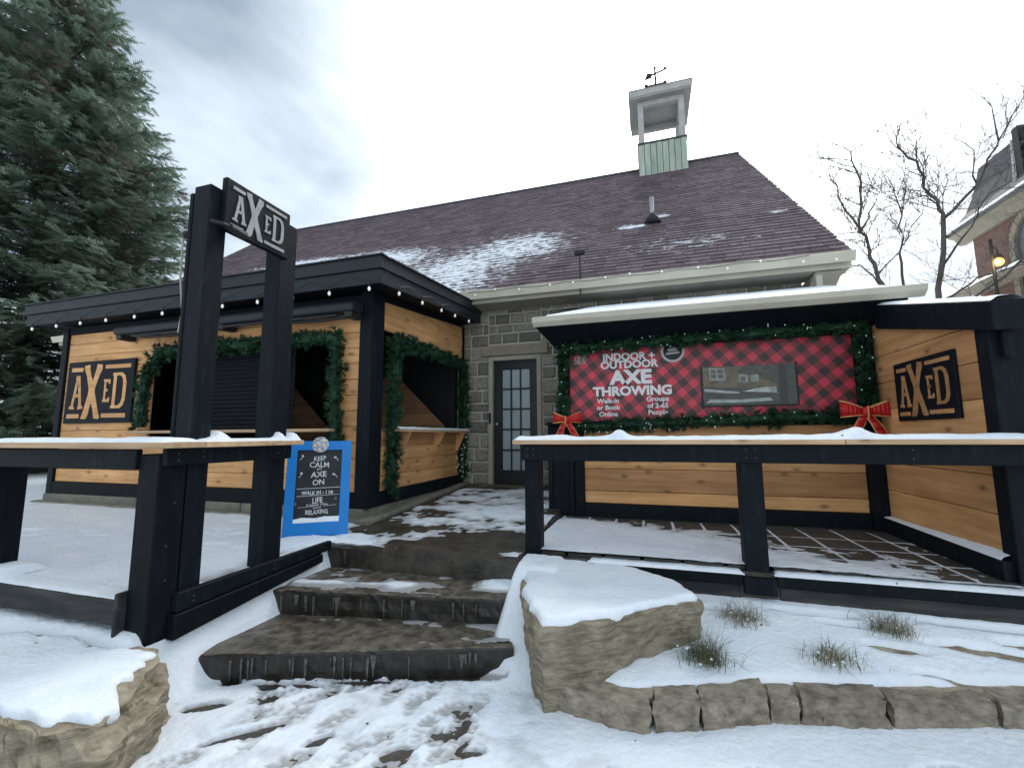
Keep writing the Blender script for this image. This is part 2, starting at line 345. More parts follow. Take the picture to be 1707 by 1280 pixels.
def plank(parent, axis, a0, a1, c, z0, z1, t, m='pine', name='plank', poly=None):
    """board with local x along its length; axis 'x' (c is y) or 'y' (c is x)"""
    Ln = a1-a0; mb = MB()
    if poly: mb.prism(poly, lambda u, v, d: (u-a0, d, v-z0), t/2, -t/2)
    else: mb.box(0, Ln, -t/2, t/2, 0, z1-z0)
    me = mb.mesh(name); me.materials.append(M[m]); o = link(bpy.data.objects.new(name, me))
    org = (a0, c, z0) if axis == 'x' else (c, a0, z0)
    place(o, parent, org)
    if axis == 'y': o.rotation_euler.z = R(90)
    b = o.modifiers.new('bevel', 'BEVEL'); b.width = .006; b.segments = 1; b.limit_method = 'ANGLE'
    return o
def fnoise(x, y, s=1., o=0): return noise.noise((x*s+o, y*s+1.7*o, o*.37))
def fbm(x, y, s=1., o=0, n=4):
    t = 0; a = 1; k = 0
    for i in range(n): t += a*noise.noise((x*s+o, y*s+1.7*o, o*.37+i*7.1)); k += a; a *= .5; s *= 2.03
    return t/k
def sst(a, b, x):
    t = max(0, min(1, (x-a)/(b-a))); return t*t*(3-2*t)
def field(name, m, x0, x1, y0, y1, res, fn, keep=None, label=None, cat=None, kind='stuff'):
    """a real height field; fn(x, y) -> (z, thin)"""
    nx = int((x1-x0)/res)+1; ny = int((y1-y0)/res)+1; mb = MB(); th = []
    for j in range(ny):
        for i in range(nx):
            x = x0+(x1-x0)*i/(nx-1); y = y0+(y1-y0)*j/(ny-1); z, t = fn(x, y); mb.v.append((x, y, z)); th.append(t)
    for j in range(ny-1):
        for i in range(nx-1):
            if keep:
                a = mb.v[j*nx+i]
                if not keep(a[0]+res/2, a[1]+res/2): continue
            mb.f.append((j*nx+i, j*nx+i+1, (j+1)*nx+i+1, (j+1)*nx+i))
    mb.at['thin'] = th
    o = mb.build(name, m, None, org=((x0+x1)/2, (y0+y1)/2, 0), smooth=True)
    return props(o, label, cat, kind=kind)
def rock(name, m, parent, poly, z0, z1, amp=.03, top_amp=.02, N=56, K=7, sides=7, flare=.0, rnd=.05, seed=0, fs=3.5, topfn=None, smooth=False, riser=None):
    """rough block: polygon outline resampled, rounded rim, noisy faces"""
    pts = [Vector((p[0], p[1])) for p in poly]; per = [(pts[(i+1) % len(pts)]-pts[i]).length for i in range(len(pts))]; tot = sum(per)
    ring = []
    for k in range(N):
        d = tot*k/N; i = 0
        while d > per[i]: d -= per[i]; i += 1
        ring.append(pts[i].lerp(pts[(i+1) % len(pts)], d/per[i]))
    c = sum(pts, Vector((0, 0)))/len(pts); mb = MB(); rings = []
    H = z1-z0
    prof = [(k/K*(1-rnd), 0) for k in range(1, K+1)]+[(1-rnd*.3, -rnd*.25*1.0), (1, -rnd*.9)]
    prof += [(1+flare*k/sides, -(rnd*.9+(H-rnd*.9)*k/sides)) for k in range(1, sides+1)]
    def disp(p, s):
        n = Vector((noise.noise(p*fs+Vector((seed, 3, 1))), noise.noise(p*fs+Vector((9, seed, 4))), noise.noise(p*fs+Vector((2, 5, seed)))))
        n2 = Vector((noise.noise(p*fs*3.1+Vector((seed, 1, 1))), noise.noise(p*fs*3.1+Vector((1, seed, 4))), noise.noise(p*fs*3.1+Vector((2, 1, seed)))))
        strat = .9*noise.noise(Vector((seed*3.7, seed, math.floor(p.z*(9 if s > .03 else 15)+.5*noise.noise(p*1.4))*5.13)))+.25*noise.noise(Vector((0, seed, p.z*40)))
        d = Vector((p.x-c.x, p.y-c.y, 0));
        if d.length > 1e-6: d.normalize()
        n3 = abs(noise.noise(p*fs*1.7+Vector((seed*1.3, 2, 7))))+.5*abs(noise.noise(p*fs*5.3+Vector((seed*.7, 5, 2))))
        return p + n*s*.45 + n2*s*.5 + d*(strat-1.1*n3+.35)*s
    tz = topfn or (lambda x, y: 0)
    p0 = Vector((c.x, c.y, z1+tz(c.x, c.y))); mb.v.append(tuple(disp(p0, top_amp)))
    for (s, dz) in prof:
        n0 = len(mb.v); rings.append(n0)
        for q in ring:
            xy = c+(q-c)*s; f = max(0, min(1, (z1+dz-z0)/H))
            p = Vector((xy.x, xy.y, z1+dz+tz(xy.x, xy.y)*f)); mb.v.append(tuple(disp(p, top_amp if s < 1-rnd*.5 and dz == 0 else amp)))
    for k in range(N): mb.f.append((0, rings[0]+k, rings[0]+(k+1) % N))
    for a, b in zip(rings, rings[1:]):
        for k in range(N): q = (k+1) % N; mb.f.append((a+k, b+k, b+q, a+q))
    o = mb.build(name, m, parent, smooth=smooth)
    if riser:
        o.data.materials.append(M[riser])
        for p_ in o.data.polygons:
            if abs(p_.normal.z) < .55: p_.material_index = 1
    return o
def snowcap(name, parent, poly, z, h=.04, inset=.03, seed=0, topfn=None, N=72, K=10, wob=.03):
    pts = [Vector((p[0], p[1])) for p in poly]; per = [(pts[(i+1) % len(pts)]-pts[i]).length for i in range(len(pts))]; tot = sum(per)
    c = sum(pts, Vector((0, 0)))/len(pts); mb = MB(); tz = topfn or (lambda x, y: 0); ring = []
    for k in range(N):
        d = tot*k/N; i = 0
        while d > per[i]: d -= per[i]; i += 1
        q = pts[i].lerp(pts[(i+1) % len(pts)], d/per[i]); r = (q-c); ln = r.length
        ring.append(c+r*(1-(inset+wob*(noise.noise((q.x*5, q.y*5, seed))+.6*noise.noise((q.x*14, q.y*14, seed))))/max(ln, .05)))
    mb.v.append((c.x, c.y, z+h+tz(c.x, c.y)+.02*fbm(c.x, c.y, 3, seed))); rings = []
    prof = [(k/K*.93, 1) for k in range(1, K+1)]+[(.965, .86), (.99, .5), (1.0, .05), (.985, -.45)]
    for s, f in prof:
        rings.append(len(mb.v))
        for q in ring:
            p = c+(q-c)*s; mb.v.append((p.x, p.y, z+tz(p.x, p.y)+h*f+(.022*fbm(p.x, p.y, 3, seed) if f > .4 else 0)))
    for k in range(N): mb.f.append((0, rings[0]+k, rings[0]+(k+1) % N))
    for a, b in zip(rings, rings[1:]):
        for k in range(N): q = (k+1) % N; mb.f.append((a+k, b+k, b+q, a+q))
    mb.at['thin'] = [0.]*len(mb.v)
    return mb.build(name, 'snow', parent, smooth=True)
def snow_strip(name, parent, x0, x1, y0, y1, z, h, axis='x', seed=0, lumps=(), res=.02):
    """a rounded snow ridge lying on a rail; lumps: (pos, width, height)"""
    mb = MB(); a0, a1, b0, b1 = (x0, x1, y0, y1) if axis == 'x' else (y0, y1, x0, x1); n = max(8, int((a1-a0)/res)); K = 7; rows = []
    for i in range(n+1):
        a = a0+(a1-a0)*i/n; hh = h*(1+.45*fbm(a, 0, 4, seed)+.25*fbm(a, 3, 15, seed)); e = min(1, (a-a0)/.03+.05, (a1-a)/.03+.05); hh *= max(.1, e)
        for p, wd, ex in lumps: hh += ex*math.exp(-((a-p)/wd)**2)*(1+.3*fbm(a, 1, 20, seed))
        rows.append(len(mb.v)); wob = .006*fbm(a, 7, 9, seed)
        for k in range(K+1):
            t = k/K; b = b0+(b1-b0)*t+wob; f = (1-abs(2*t-1)**4)
            zz = z + hh*f; mb.v.append((a, b, zz) if axis == 'x' else (b, a, zz))
    for r, q in zip(rows, rows[1:]):
        for k in range(K): mb.f.append((r+k, q+k, q+k+1, r+k+1))
    mb.at['thin'] = [0.]*len(mb.v)
    return mb.build(name, 'snow', parent, smooth=True)
def text(parent, s, size, m, fn, bold=0., depth=.003, name='lettering', align='CENTER', sx=1., space=1.):
    """flat lettering; fn(u, v, d) -> world point, centred on u = 0, baseline v = 0"""
    cu = bpy.data.curves.new('t', 'FONT'); cu.body = s; cu.size = size; cu.align_x = align; cu.offset = bold; cu.space_character = space; cu.resolution_u = 3
    o = bpy.data.objects.new('t', cu); link(o); bpy.context.view_layer.update()
    me = bpy.data.meshes.new_from_object(o); mb = MB()
    mb.v = [tuple(fn(v.co.x*sx, v.co.y, depth)) for v in me.vertices]; mb.f = [tuple(p.vertices) for p in me.polygons]
    bpy.data.objects.remove(o); bpy.data.curves.remove(cu); bpy.data.meshes.remove(me)
    return mb.build(name, m, parent)

# ------------------------------------------------------------ ground
def zb(y): return .62 + .05*max(0, y-3.45)
g = MB().quad((-400, -200, -.06), (400, -200, -.06), (400, 900, -.06), (-400, 900, -.06)).build('ground', 'fog_ground', None, org=(0, 0, -.06)); props(g, kind='structure')
pv = MB().quad((-7, -3, .088), (6, -3, .088), (6, 3.9, .088), (-7, 3.9, .088)).build('pavement', 'slate_ground', None, org=(0, 0, .088)); props(pv, kind='structure')
ug = MB()
ug.box(-60, 60, 7.02, 120, -.05, .60); ug.box(-60, -8.6, 1.99, 7.02, -.05, .60); ug.box(3.3, 60, 3.7, 7.02, -.05, .60)
props(ug.build('upper_ground', 'fog_ground', None), kind='structure')
pb = MB(); n = 8
pb.box(-8.6, -2.82, 1.99, 3.45, -.05, .618)
ys = [3.45+(7.0-3.45)*i/n for i in range(n+1)]
for a, b in zip(ys, ys[1:]):
    pb.hexa([(-8.6, a, 0), (-1.02, a, 0), (-1.02, b, 0), (-8.6, b, 0)], [(-8.6, a, zb(a)), (-1.02, a, zb(a)), (-1.02, b, zb(b)), (-8.6, b, zb(b))])
props(pb.build('path', 'slate_ground', None), kind='structure')

# upper snow: left terrace fully covered, trodden path to the door
rtp = random.Random(14); TP = [(-3.3-.32*i+rtp.uniform(-.1, .1), 3.75-.10*i+(.12 if i % 2 else -.1)+rtp.uniform(-.05, .05), 1.3+rtp.uniform(-.3, .3)) for i in range(13)]+[(rtp.uniform(-4.5, -3.1), rtp.uniform(3.0, 4.0), rtp.uniform(0, 3)) for i in range(7)]
def up(x, y):
    b = zb(y)
    terr = sst(-2.95, -3.3, x)*sst(4.6, 4.1, y)
    n1 = fbm(x*.55+y*.35, y*1.0-x*.25, 3.2, 4, 5); n2 = fbm(x, y, 9, 2, 3)
    dry = sst(6.3, 7.0, y)*.030 + .030*sst(-2.75, -3.0, x)*(y > 4.2)
    bare = .034*math.exp(-(((x+2.62)/.36)**2+((y-4.15)/.16)**2)) + .036*math.exp(-(((x+1.42)/.42)**2+((y-3.9)/.30)**2)) + .022*math.exp(-(((x+1.9)/.5)**2+((y-3.62)/.14)**2))
    path = .0065 + .032*n1 + .017*n2 - dry - bare
    path = max(-.012, min(.018, path))
    rip = .006*math.sin(11*(y+.12*x)+3*fbm(x, y, 1.2, 8))*sst(-.2, .4, fbm(x, y, .9, 5))
    pr_ = 0
    for px, py, a in TP:
        dx, dy = x-px, y-py
        if abs(dx) < .18 and abs(dy) < .18:
            u = dx*math.sin(a)+dy*math.cos(a); v = dx*math.cos(a)-dy*math.sin(a); pr_ += .014*sst(1.4, .5, (u/.14)**2+(v/.055)**2)
    t = terr*(.034+.014*fbm(x, y, 2, 1)+.005*fbm(x, y, 12, 6)+rip-pr_) + (1-terr)*path
    if y > 4.0 and x < -3.0: t -= .05*sst(4.14, 4.27, y+.03*fbm(x, 0, 6, 3))
    return b+t, (1-terr)*sst(.012, .0, t)*.75
field('snow_cover', 'snow', -8.55, -1.04, 2.0, 6.98, .026, up, keep=lambda x, y: not (x < -3.02 and y > 4.30) and (x < -2.83 or y > 3.50),
      label='thin trodden snow on the raised terrace and the path to the door', cat='snow')

# lower ground: trampled snow with footprints and bare wet patches
rg = random.Random(3); prints = []
for i in range(95):
    t = rg.random(); x = -1.75+1.5*(rg.random()-.5)+.4*(1-t); y = 1.2+1.5*t; prints.append((x, y, rg.uniform(-.5, .9), rg.uniform(.10, .14), rg.uniform(.042, .055), rg.uniform(.004, .012)))
for i in range(10): prints.append((rg.uniform(-.6, 1.6), rg.uniform(1.7, 2.5), rg.uniform(-1, 1), .12, .05, rg.uniform(.006, .014)))
bares = [(-2.42, 2.02, .11, .045, .5, .05), (-2.02, 1.90, .20, .035, .75, .05), (-2.25, 2.30, .12, .03, .2, .04), (-2.05, 2.36, .10, .03, .1, .04), (-1.35, 2.66, .26, .045, .25, .05), (-1.02, 2.74, .14, .05, .2, .05),
         (-1.72, 2.50, .16, .03, .3, .045), (-1.62, 1.98, .07, .03, .9, .04), (-1.05, 2.20, .06, .025, .3, .04), (-1.2, 2.02, .09, .03, .6, .035), (-.85, 2.12, .06, .03, .3, .035), (-2.5, 2.24, .07, .03, .3, .04), (.4, 2.35, .10, .025, .4, .03), (1.2, 2.6, .12, .03, .4, .03)]
def gl_(x, y):
    A = (.45+.12*max(0, y-2.1))*sst(1.5, 1.92, y); left = (A-.09)*sst(-2.60, -2.88, x) if A > .09 else 0
    right = .52*sst(2.62, 3.40, y)*sst(-1.14, -.98, x)*sst(-.5, -.7, x) if y > 2.5 else 0
    return .09+left+right, left, right
def low(x, y):
    b, l, r = gl_(x, y)
    walk = sst(-2.6, -2.1, x)*sst(.1, -.6, x)
    pm_ = 0
    t = .027+.012*fbm(x, y, 2.6, 11, 4)+.006*fbm(x, y, 11, 4, 3)+.004*fnoise(x, y, 40, 2)
    t -= walk*(.004+.014*max(0, fbm(x*1.1-y*.7, y*1.6+x*.6, 2.2, 31, 4)))
    for px, py, a, ra, rb, d in prints:
        dx, dy = x-px, y-py
        if abs(dx) < .2 and abs(dy) < .2:
            u = dx*math.sin(a)+dy*math.cos(a); v = dx*math.cos(a)-dy*math.sin(a); q = (u/ra)**2+(v/(rb*(1.05+.25*u/ra)))**2; d = d*(1+.35*math.copysign(1, math.sin(u*150))*(abs(v) > .012))
            if q < 2.2: t -= d*sst(1.08, .92, q) - .0025*math.exp(-((q-1.3)/.15)**2); pm_ = max(pm_, sst(1.15, .85, q)*(d-.002)*55)
    for px, py, ra, rb, a, d in bares:
        dx, dy = x-px, y-py
        if abs(dx) < .6 and abs(dy) < .6:
            u = dx*math.cos(a)+dy*math.sin(a); v = -dx*math.sin(a)+dy*math.cos(a)
            q = (u/ra)**2+(v/rb)**2+.8*fbm(x, y, 9, 8, 3)
            if q < 2.5: t -= d*sst(1.5, .6, q)
    t = max(-.02, t)
    tr = walk*sst(.02, .34, fbm(x*.9-y*.5, y*1.3+x*.5, 3.4, 57, 5))*.42
    return b+t, max(tr, min(.5, pm_*(.6+.8*fbm(x, y, 14, 41, 3))), max(0, min(.85, sst(.0185, .003, t))))*(1 if l+r < .05 else .2)
field('snow_ground', 'snow', -5.4, 4.2, .55, 3.62, .0165, low, label='trampled foreground snow with boot prints and wet bare patches', cat='snow',
      keep=lambda x, y: not (-2.55 < x < -1.15 and y > 2.95) and not (x > -.5 and y > 3.2+.1*max(0, x)))

# planter bed behind the edging stones
CURVE = [(-.66, 2.60), (-.42, 2.50), (-.17, 2.46), (-.03, 2.48), (.20, 2.57), (.56, 2.74), (.74, 2.78), (1.14, 2.87), (1.55, 2.99), (2.0, 3.11), (2.6, 3.27), (3.6, 3.5), (4.4, 3.6)]
def yfront(x):
    for (a, b), (c, d) in zip(CURVE, CURVE[1:]):
        if a <= x <= c: return b+(d-b)*(x-a)/(c-a)
    return CURVE[0][1] if x < CURVE[0][0] else CURVE[-1][1]
def bed(x, y):
    f = yfront(x)+.06; t = max(0, min(1, (y-f)/max(.05, 3.66-f)))
    z = .235+.20*t+.012*fbm(x, y, 3, 21, 4)+.006*fbm(x, y, 13, 5, 3)
    for px, py, ra, rb, d in ((1.85, 3.42, .30, .035, .05), (1.36, 3.33, .16, .03, .05), (1.2, 3.48, .18, .022, .045), (2.25, 3.5, .3, .03, .05), (1.0, 3.56, .25, .02, .04), (1.9, 3.6, .3, .015, .05), (1.5, 3.17, .13, .016, .04), (.3, 3.5, .2, .018, .04)):
        q = ((x-px+.35*(y-py))/ra)**2+((y-py)/rb)**2+.9*fbm(x, y, 8, 9, 3)
        if q < 2: z -= d*sst(1.5, .5, q)
    z -= .075*sst(f+.13, f+.05, y+.02*fbm(x, y, 7, 3, 3))
    return z, 0
field('planter_snow', 'snow', -.62, 4.2, 2.48, 3.66, .017, bed, keep=lambda x, y: y > yfront(x)+.07, label='smooth snow over the planter bed behind the edging stones', cat='snow')
pl = MB(); n = 24
for i in range(n):
    x = -.6+4.8*i/n; x2 = -.6+4.8*(i+1)/n; a, b = yfront(x)+.08, yfront(x2)+.08
    pl.quad((x, a, .212), (x2, b, .212), (x2, 3.68, .405), (x, 3.68, .405))
props(pl.build('planter_soil', 'sandstone', None), kind='structure')

# ------------------------------------------------------------ paved patio of the booth
pat = MB().box(-1.018, 3.3, 3.66, 7.0, .30, .615).build('patio', 'slate_ground', None); props(pat, kind='structure')
rp = random.Random(5); pm = []
for k in range(4):
    mb = MB().box(-.5, .5, -.5, .5, 0, 1); me = mb.mesh('paver'); me.materials.append(M['paver']); pm.append(me)
PW, PD = .30, .38
for i in range(11):
    for j in range(5):
        x = -.98+PW*i+PW/2; y = 3.70+PD*j+PD/2
        if y > 5.42 or x > 2.24: continue
        o = link(bpy.data.objects.new('paver', pm[(i+j) % 4])); o.scale = (PW-.028, PD-.032, .03); o.rotation_euler = (rp.uniform(-.006, .006), rp.uniform(-.006, .006), rp.uniform(-.01, .01))
        place(o, pat, (x, y, .612+rp.uniform(-.002, .002)))
        b = o.modifiers.new('bevel', 'BEVEL'); b.width = .02; b.segments = 1
def patio_snow(x, y):
    m_ = .42*(x-.40)+.75*max(0, y-4.35)-.30*sst(4.3, 3.75, y)*sst(2.2, 1.0, x)+.55*fbm(x*.8, y*1.3, 2.4, 4, 6)+.30*fbm(x*.7, y*1.6, 13, 9, 4)
    cov = .024*sst(.60, -.45, m_)
    z = .6392 + cov + .006*fbm(x, y, 9, 7, 5) - .010*sst(5.05, 5.35, y)
    return z, sst(.652, .640, z)*.45*sst(.638, .6405, z)
field('patio_snow', 'snow', -1.0, 2.22, 3.68, 5.38, .02, patio_snow, label='dusting of snow on the patio filling the joints between pavers', cat='snow')

# ------------------------------------------------------------ stone steps
def slab_poly(a, b, depth):
    a = Vector(a); b = Vector(b); d = (b-a).normalized(); nrm = Vector((-d.y, d.x)); return [tuple(a), tuple(b), tuple(b+nrm*depth), tuple(a+nrm*depth)]
ST = [('lowest broad stone step with dark face and drip streaks', (-2.70, 2.19), (-.87, 2.83), .86, .10, .27), ('middle stone step with slush across its tread', (-2.86, 2.80), (-.98, 3.13), .86, .27, .44), ('top stone step at the edge of the path', (-2.80, 3.44), (-1.10, 3.50), .60, .44, .616)]
steps = []
for i, (lb, a, b, d, z0, z1) in enumerate(ST):
    t = thing('stone_step', lb, 'step', ((a[0]+b[0])/2, (a[1]+b[1])/2, z0), 'stone entrance steps')
    rock('slab', 'step', t, slab_poly(a, b, d), z0-.05, z1, amp=.012, top_amp=.006, N=150, K=8, sides=4, rnd=.022, seed=i+2, fs=6, riser='step_riser')
    steps.append(t)
# slush left on the treads
def slush(step, name, zt, x0, x1, y0, y1, fn, inside):
    nx = int((x1-x0)/.017); ny = int((y1-y0)/.017); mb = MB(); th = []; idx = {}
    for j in range(ny+1):
        for i in range(nx+1):
            x = x0+(x1-x0)*i/nx; y = y0+(y1-y0)*j/ny; h = fn(x, y); idx[i, j] = len(mb.v); mb.v.append((x, y, zt+max(-.025, h))); th.append(sst(.013, .003, h)*.92)
    for j in range(ny):
        for i in range(nx):
            p = mb.v[idx[i, j]]
            if inside(p[0], p[1]) and max(mb.v[idx[a]][2] for a in ((i, j), (i+1, j), (i+1, j+1), (i, j+1))) > zt-.006:
                mb.f.append((idx[i, j], idx[i+1, j], idx[i+1, j+1], idx[i, j+1]))
    mb.at['thin'] = th
    mb.build(name, 'snow', step, smooth=True)
def edge(a, b): return lambda x, y: y-(a[1]+(b[1]-a[1])*(x-a[0])/(b[0]-a[0]))
e1, e2, e3 = edge(*ST[0][1:3]), edge(*ST[1][1:3]), edge(*ST[2][1:3])
slush(steps[1], 'slush', .444, -2.85, -1.0, 2.8, 3.55, lambda x, y: -.007+.022*fbm(x, y*1.5, 4, 3, 5)+.018*math.exp(-((e2(x, y)-.20-.06*fbm(x, 0, 4, 2))/.07)**2)*sst(-1.5, -1.9, x)+.03*sst(-1.40, -1.15, x+.12*fbm(x, y, 7, 5))*sst(.10, .2, e2(x, y)), lambda x, y: e2(x, y) > .035 and e3(x, y) < .05 and -2.82 < x < -1.02)
slush(steps[0], 'slush', .274, -2.68, -.9, 2.2, 3.3, lambda x, y: -.013+.022*fbm(x, y*1.5, 5, 13, 5)+.012*sst(-1.25, -1.0, x)+.016*math.exp(-((e2(x, y)+.05)/.05)**2)*(fbm(x, 2, 6, 3)+.4), lambda x, y: e1(x, y) > .05 and e2(x, y) < .03 and -2.6 < x < -.93)
slush(steps[2], 'slush', .62, -2.78, -1.12, 3.45, 3.75, lambda x, y: -.007+.024*fbm(x, y*1.5, 4, 23, 5)+.022*sst(-2.15, -2.5, x)*sst(.03, .1, e3(x, y)), lambda x, y: e3(x, y) > .03)
# frozen drips running down the risers: thin pale streaks proud of the stone
rd = random.Random(11)
for k, (lb, a, b, d, z0, z1) in enumerate(ST):
    mb = MB(); a_, b_ = Vector(a), Vector(b); dv = (b_-a_).normalized(); nv = Vector((dv.y, -dv.x)); Lg = (b_-a_).length
    for i in range((24, 18, 14)[k]):
        s = .12+(Lg-.24)*rd.random()**(.8); wd = rd.choice((.006, .008, .010, .012, .018, .035)); h = (z1-z0)*rd.uniform(.35, .85); ztop = z1-rd.uniform(.025, .04)
        p = a_+dv*s+nv*.016; q = p+dv*wd
        m1 = p+dv*wd*rd.uniform(.25, .45)+nv*.002; m2 = p+dv*wd*rd.uniform(.55, .8)+nv*.002; bk = -nv*.03
        def pt(v2, z_): return (v2.x, v2.y, z_)
        mb.hexa([pt(m1, ztop-h), pt(m2, ztop-h*rd.uniform(.8, 1)), pt(m2+bk, ztop-h), pt(m1+bk, ztop-h)], [pt(p, ztop), pt(q, ztop-rd.uniform(0, .01)), pt(q+bk, ztop), pt(p+bk, ztop)])
    props(mb.build('drip_marks', 'drip', steps[k]), kind='stuff')

# ------------------------------------------------------------ boulders and edging
br = thing('boulder', 'big squared sandstone block topped with snow beside the steps', 'boulder', (-.4, 3.0, .05))
RP = [(-.70, 2.60), (-.60, 2.47), (-.42, 2.56), (-.27, 2.66), (0, 2.90), (.28, 3.14), (.16, 3.40), (-.10, 3.62), (-.60, 3.86), (-1.02, 3.88), (-1.0, 3.55), (-.86, 3.0)]
rock('stone', 'sandstone', br, RP, .03, .56, amp=.031, top_amp=.015, N=190, K=8, sides=20, flare=-.05, rnd=.022, seed=5, fs=3)
snowcap('snow_cap', br, RP, .555, h=.045, inset=.015, seed=3, N=150, K=14, wob=.028)
bl = thing('boulder', 'rounded snow-covered sandstone boulder low in front of the left railing', 'boulder', (-3.1, 1.55, .05))
LP = [(-3.7, .85), (-3.1, 1.0), (-2.60, 1.22), (-2.32, 1.27), (-2.20, 1.40), (-2.34, 1.66), (-2.50, 1.86), (-2.68, 1.95), (-3.1, 1.90), (-3.6, 1.83), (-4.1, 1.74), (-4.3, 1.4)]
lt = lambda x, y: -.03*sst(-2.7, -2.2, x)+.03*fbm(x, y, 2, 3)
rock('stone', 'sandstone', bl, LP, .02, .425, amp=.055, top_amp=.03, N=190, K=10, sides=16, flare=-.04, rnd=.10, seed=8, fs=4.5, topfn=lt)
snowcap('snow_cap', bl, LP, .405, h=.05, inset=.10, seed=9, topfn=lt, N=150, K=16, wob=.10)
ej = [-.64, -.03, .195, .555, .70, 1.13, 1.66, 2.15, 2.8, 3.5]
edl = ['long leftmost edging stone curving out from the big block', 'short squarish edging stone, second from the big block', 'pale edging stone with a rising foot, third from the big block', 'small dark edging stone squeezed beside a cracked longer one', 'cracked grey edging stone in the middle of the bed front', 'long smooth edging stone right of the cracked one', 'edging stone at the right edge of the picture', 'edging stone further along past the frame', 'last edging stone of the bed']
for i in range(len(ej)-3):
    x0, x1 = ej[i]+.006, ej[i+1]-.006; n = 5 if i else 7; fr = [(x0+(x1-x0)*k/n, yfront(x0+(x1-x0)*k/n)) for k in range(n+1)]
    bk = [(x, y+.17) for x, y in fr[::-1]]; zt = (.245, .25, .25, .235, .24, .23, .235, .24, .24)[i]
    t = thing('edging_stone', edl[i], 'stone', ((x0+x1)/2, fr[0][1]+.1, 0), 'edging stones of the planter bed')
    rock('stone', 'edging', t, fr+bk, -.02, zt, amp=.024, top_amp=.014, N=110, K=5, sides=11, rnd=.02, seed=20+i, fs=6)

# ------------------------------------------------------------ grass tufts
def tuft(loc, label, n, h, spread, m, seed):
    r = random.Random(seed); t = thing('grass_tuft', label, 'plant', loc, 'grass tufts in the planter bed'); mb = MB(); x0, y0, z0 = loc
    for i in range(n):
        a = r.uniform(0, 6.283); bx, by = x0+r.gauss(0, spread*.22), y0+r.gauss(0, spread*.18); l = h*r.uniform(.5, 1.15); lean = r.uniform(.15, 1.9)
        wd = r.uniform(.0010, .0024); pr = None; px, py = math.cos(a), math.sin(a)
        for k in range(4):
            s = k/3; q = (bx+px*lean*l*s*s*.8, by+py*lean*l*s*s*.8, z0-.01+l*s*(1-.35*s*lean)); ww = wd*(1-s*.85)
            if pr: mb.quad((pr[0][0]-py*pr[1], pr[0][1]+px*pr[1], pr[0][2]), (pr[0][0]+py*pr[1], pr[0][1]-px*pr[1], pr[0][2]), (q[0]+py*ww, q[1]-px*ww, q[2]), (q[0]-py*ww, q[1]+px*ww, q[2]))
            pr = (q, ww)
    props(mb.build('blades', m, t), kind='stuff')
    sb = MB()
    for i in range(14): sb.ball((x0+r.gauss(0, spread*.4), y0+r.gauss(0, spread*.3), z0+r.uniform(.0, h*.45)), r.uniform(.003, .008), rx=1.5, nu=6, nv=4)
    sb.at['thin'] = [0.]*len(sb.v); props(sb.build('snow_flecks', 'snow', t, smooth=True), kind='stuff')
tuft((.55, 3.42, .36), 'dry straw-coloured grass tuft right of the big block', 330, .16, .30, 'grass', 1)
tuft((.96, 3.10, .32), 'low pale tuft dusted with snow in the middle of the bed', 240, .12, .30, 'grass', 2)
tuft((1.40, 3.46, .38), 'straggly tuft below the right railing beam', 240, .15, .30, 'grass', 3)
tuft((.27, 2.93, .30), 'drooping green grass clump hugging the corner of the big block', 330, .20, .28, 'green_grass', 4)

# ------------------------------------------------------------ main stone building
B = thing('stone_building', 'old stone building with purple-brown shingle roof, cupola and black glazed door', 'building', (-5, 12, .6))
WY = 7.0; EY, EZ, RY, RZ = 6.5, 3.95, 12.28, 9.08; XL, XR = -13.1, 2.62
wl = MB()
wl.box(-12.8, -2.50, WY+.03, WY+.35, .3, 4.4); wl.box(-1.70, 2.20, WY+.03, WY+.35, .3, 4.4); wl.box(-2.5, -1.7, WY+.03, WY+.35, 2.90, 4.4)
wall = wl.build('wall', 'mortar', B)
MB().box(-12.8, 2.20, 17.6, 18, .3, 4.4).build('rear_wall', 'mortar', B)
for gx, nm in ((2.20, 1), (-12.8, 0)):
    MB().prism([(WY+.352, .3), (18, .3), (18, 4.2), (RY, 9.0), (WY+.352, 4.25)], lambda u, v, d: (d, u, v), gx-.3 if nm else gx+.3, gx).build('gable_wall', 'mortar', B)
rs = random.Random(21); variants = []
for k in range(7):
    mb = MB(); nn_ = 4
    def zf(i, j):
        e = (i in (0, nn_)) or (j in (0, nn_)); return -.018 if e else -.5-.30*rs.random()
    gi = {}
    for j in range(nn_+1):
        for i in range(nn_+1):
            u = (0, .10, .5, .9, 1)[i]; v = (0, .14, .5, .86, 1)[j]
            ju, jv = (rs.uniform(-.03, .03), rs.uniform(-.04, .04)) if (0 < i < nn_ or 0 < j < nn_) else (rs.choice((-1, 1))*rs.uniform(0, .03), rs.choice((-1, 1))*rs.uniform(0, .04))
            y = zf(i, j); gi[i, j] = len(mb.v); mb.v.append((u-.5+ju, y, v+jv))
    for j in range(nn_):
        for i in range(nn_): mb.f.append((gi[i, j], gi[i+1, j], gi[i+1, j+1], gi[i, j+1]))
    bd = [gi[i, 0] for i in range(nn_)]+[gi[nn_, j] for j in range(nn_)]+[gi[i, nn_] for i in range(nn_, 0, -1)]+[gi[0, j] for j in range(nn_, 0, -1)]
    bk = []
    for q in bd: v = mb.v[q]; bk.append(len(mb.v)); mb.v.append((v[0], .6, v[2]))
    for i in range(len(bd)): j = (i+1) % len(bd); mb.f.append((bd[i], bk[i], bk[j], bd[j]))
    me = mb.mesh('stone'); me.materials.append(M['stone']); variants.append(me)
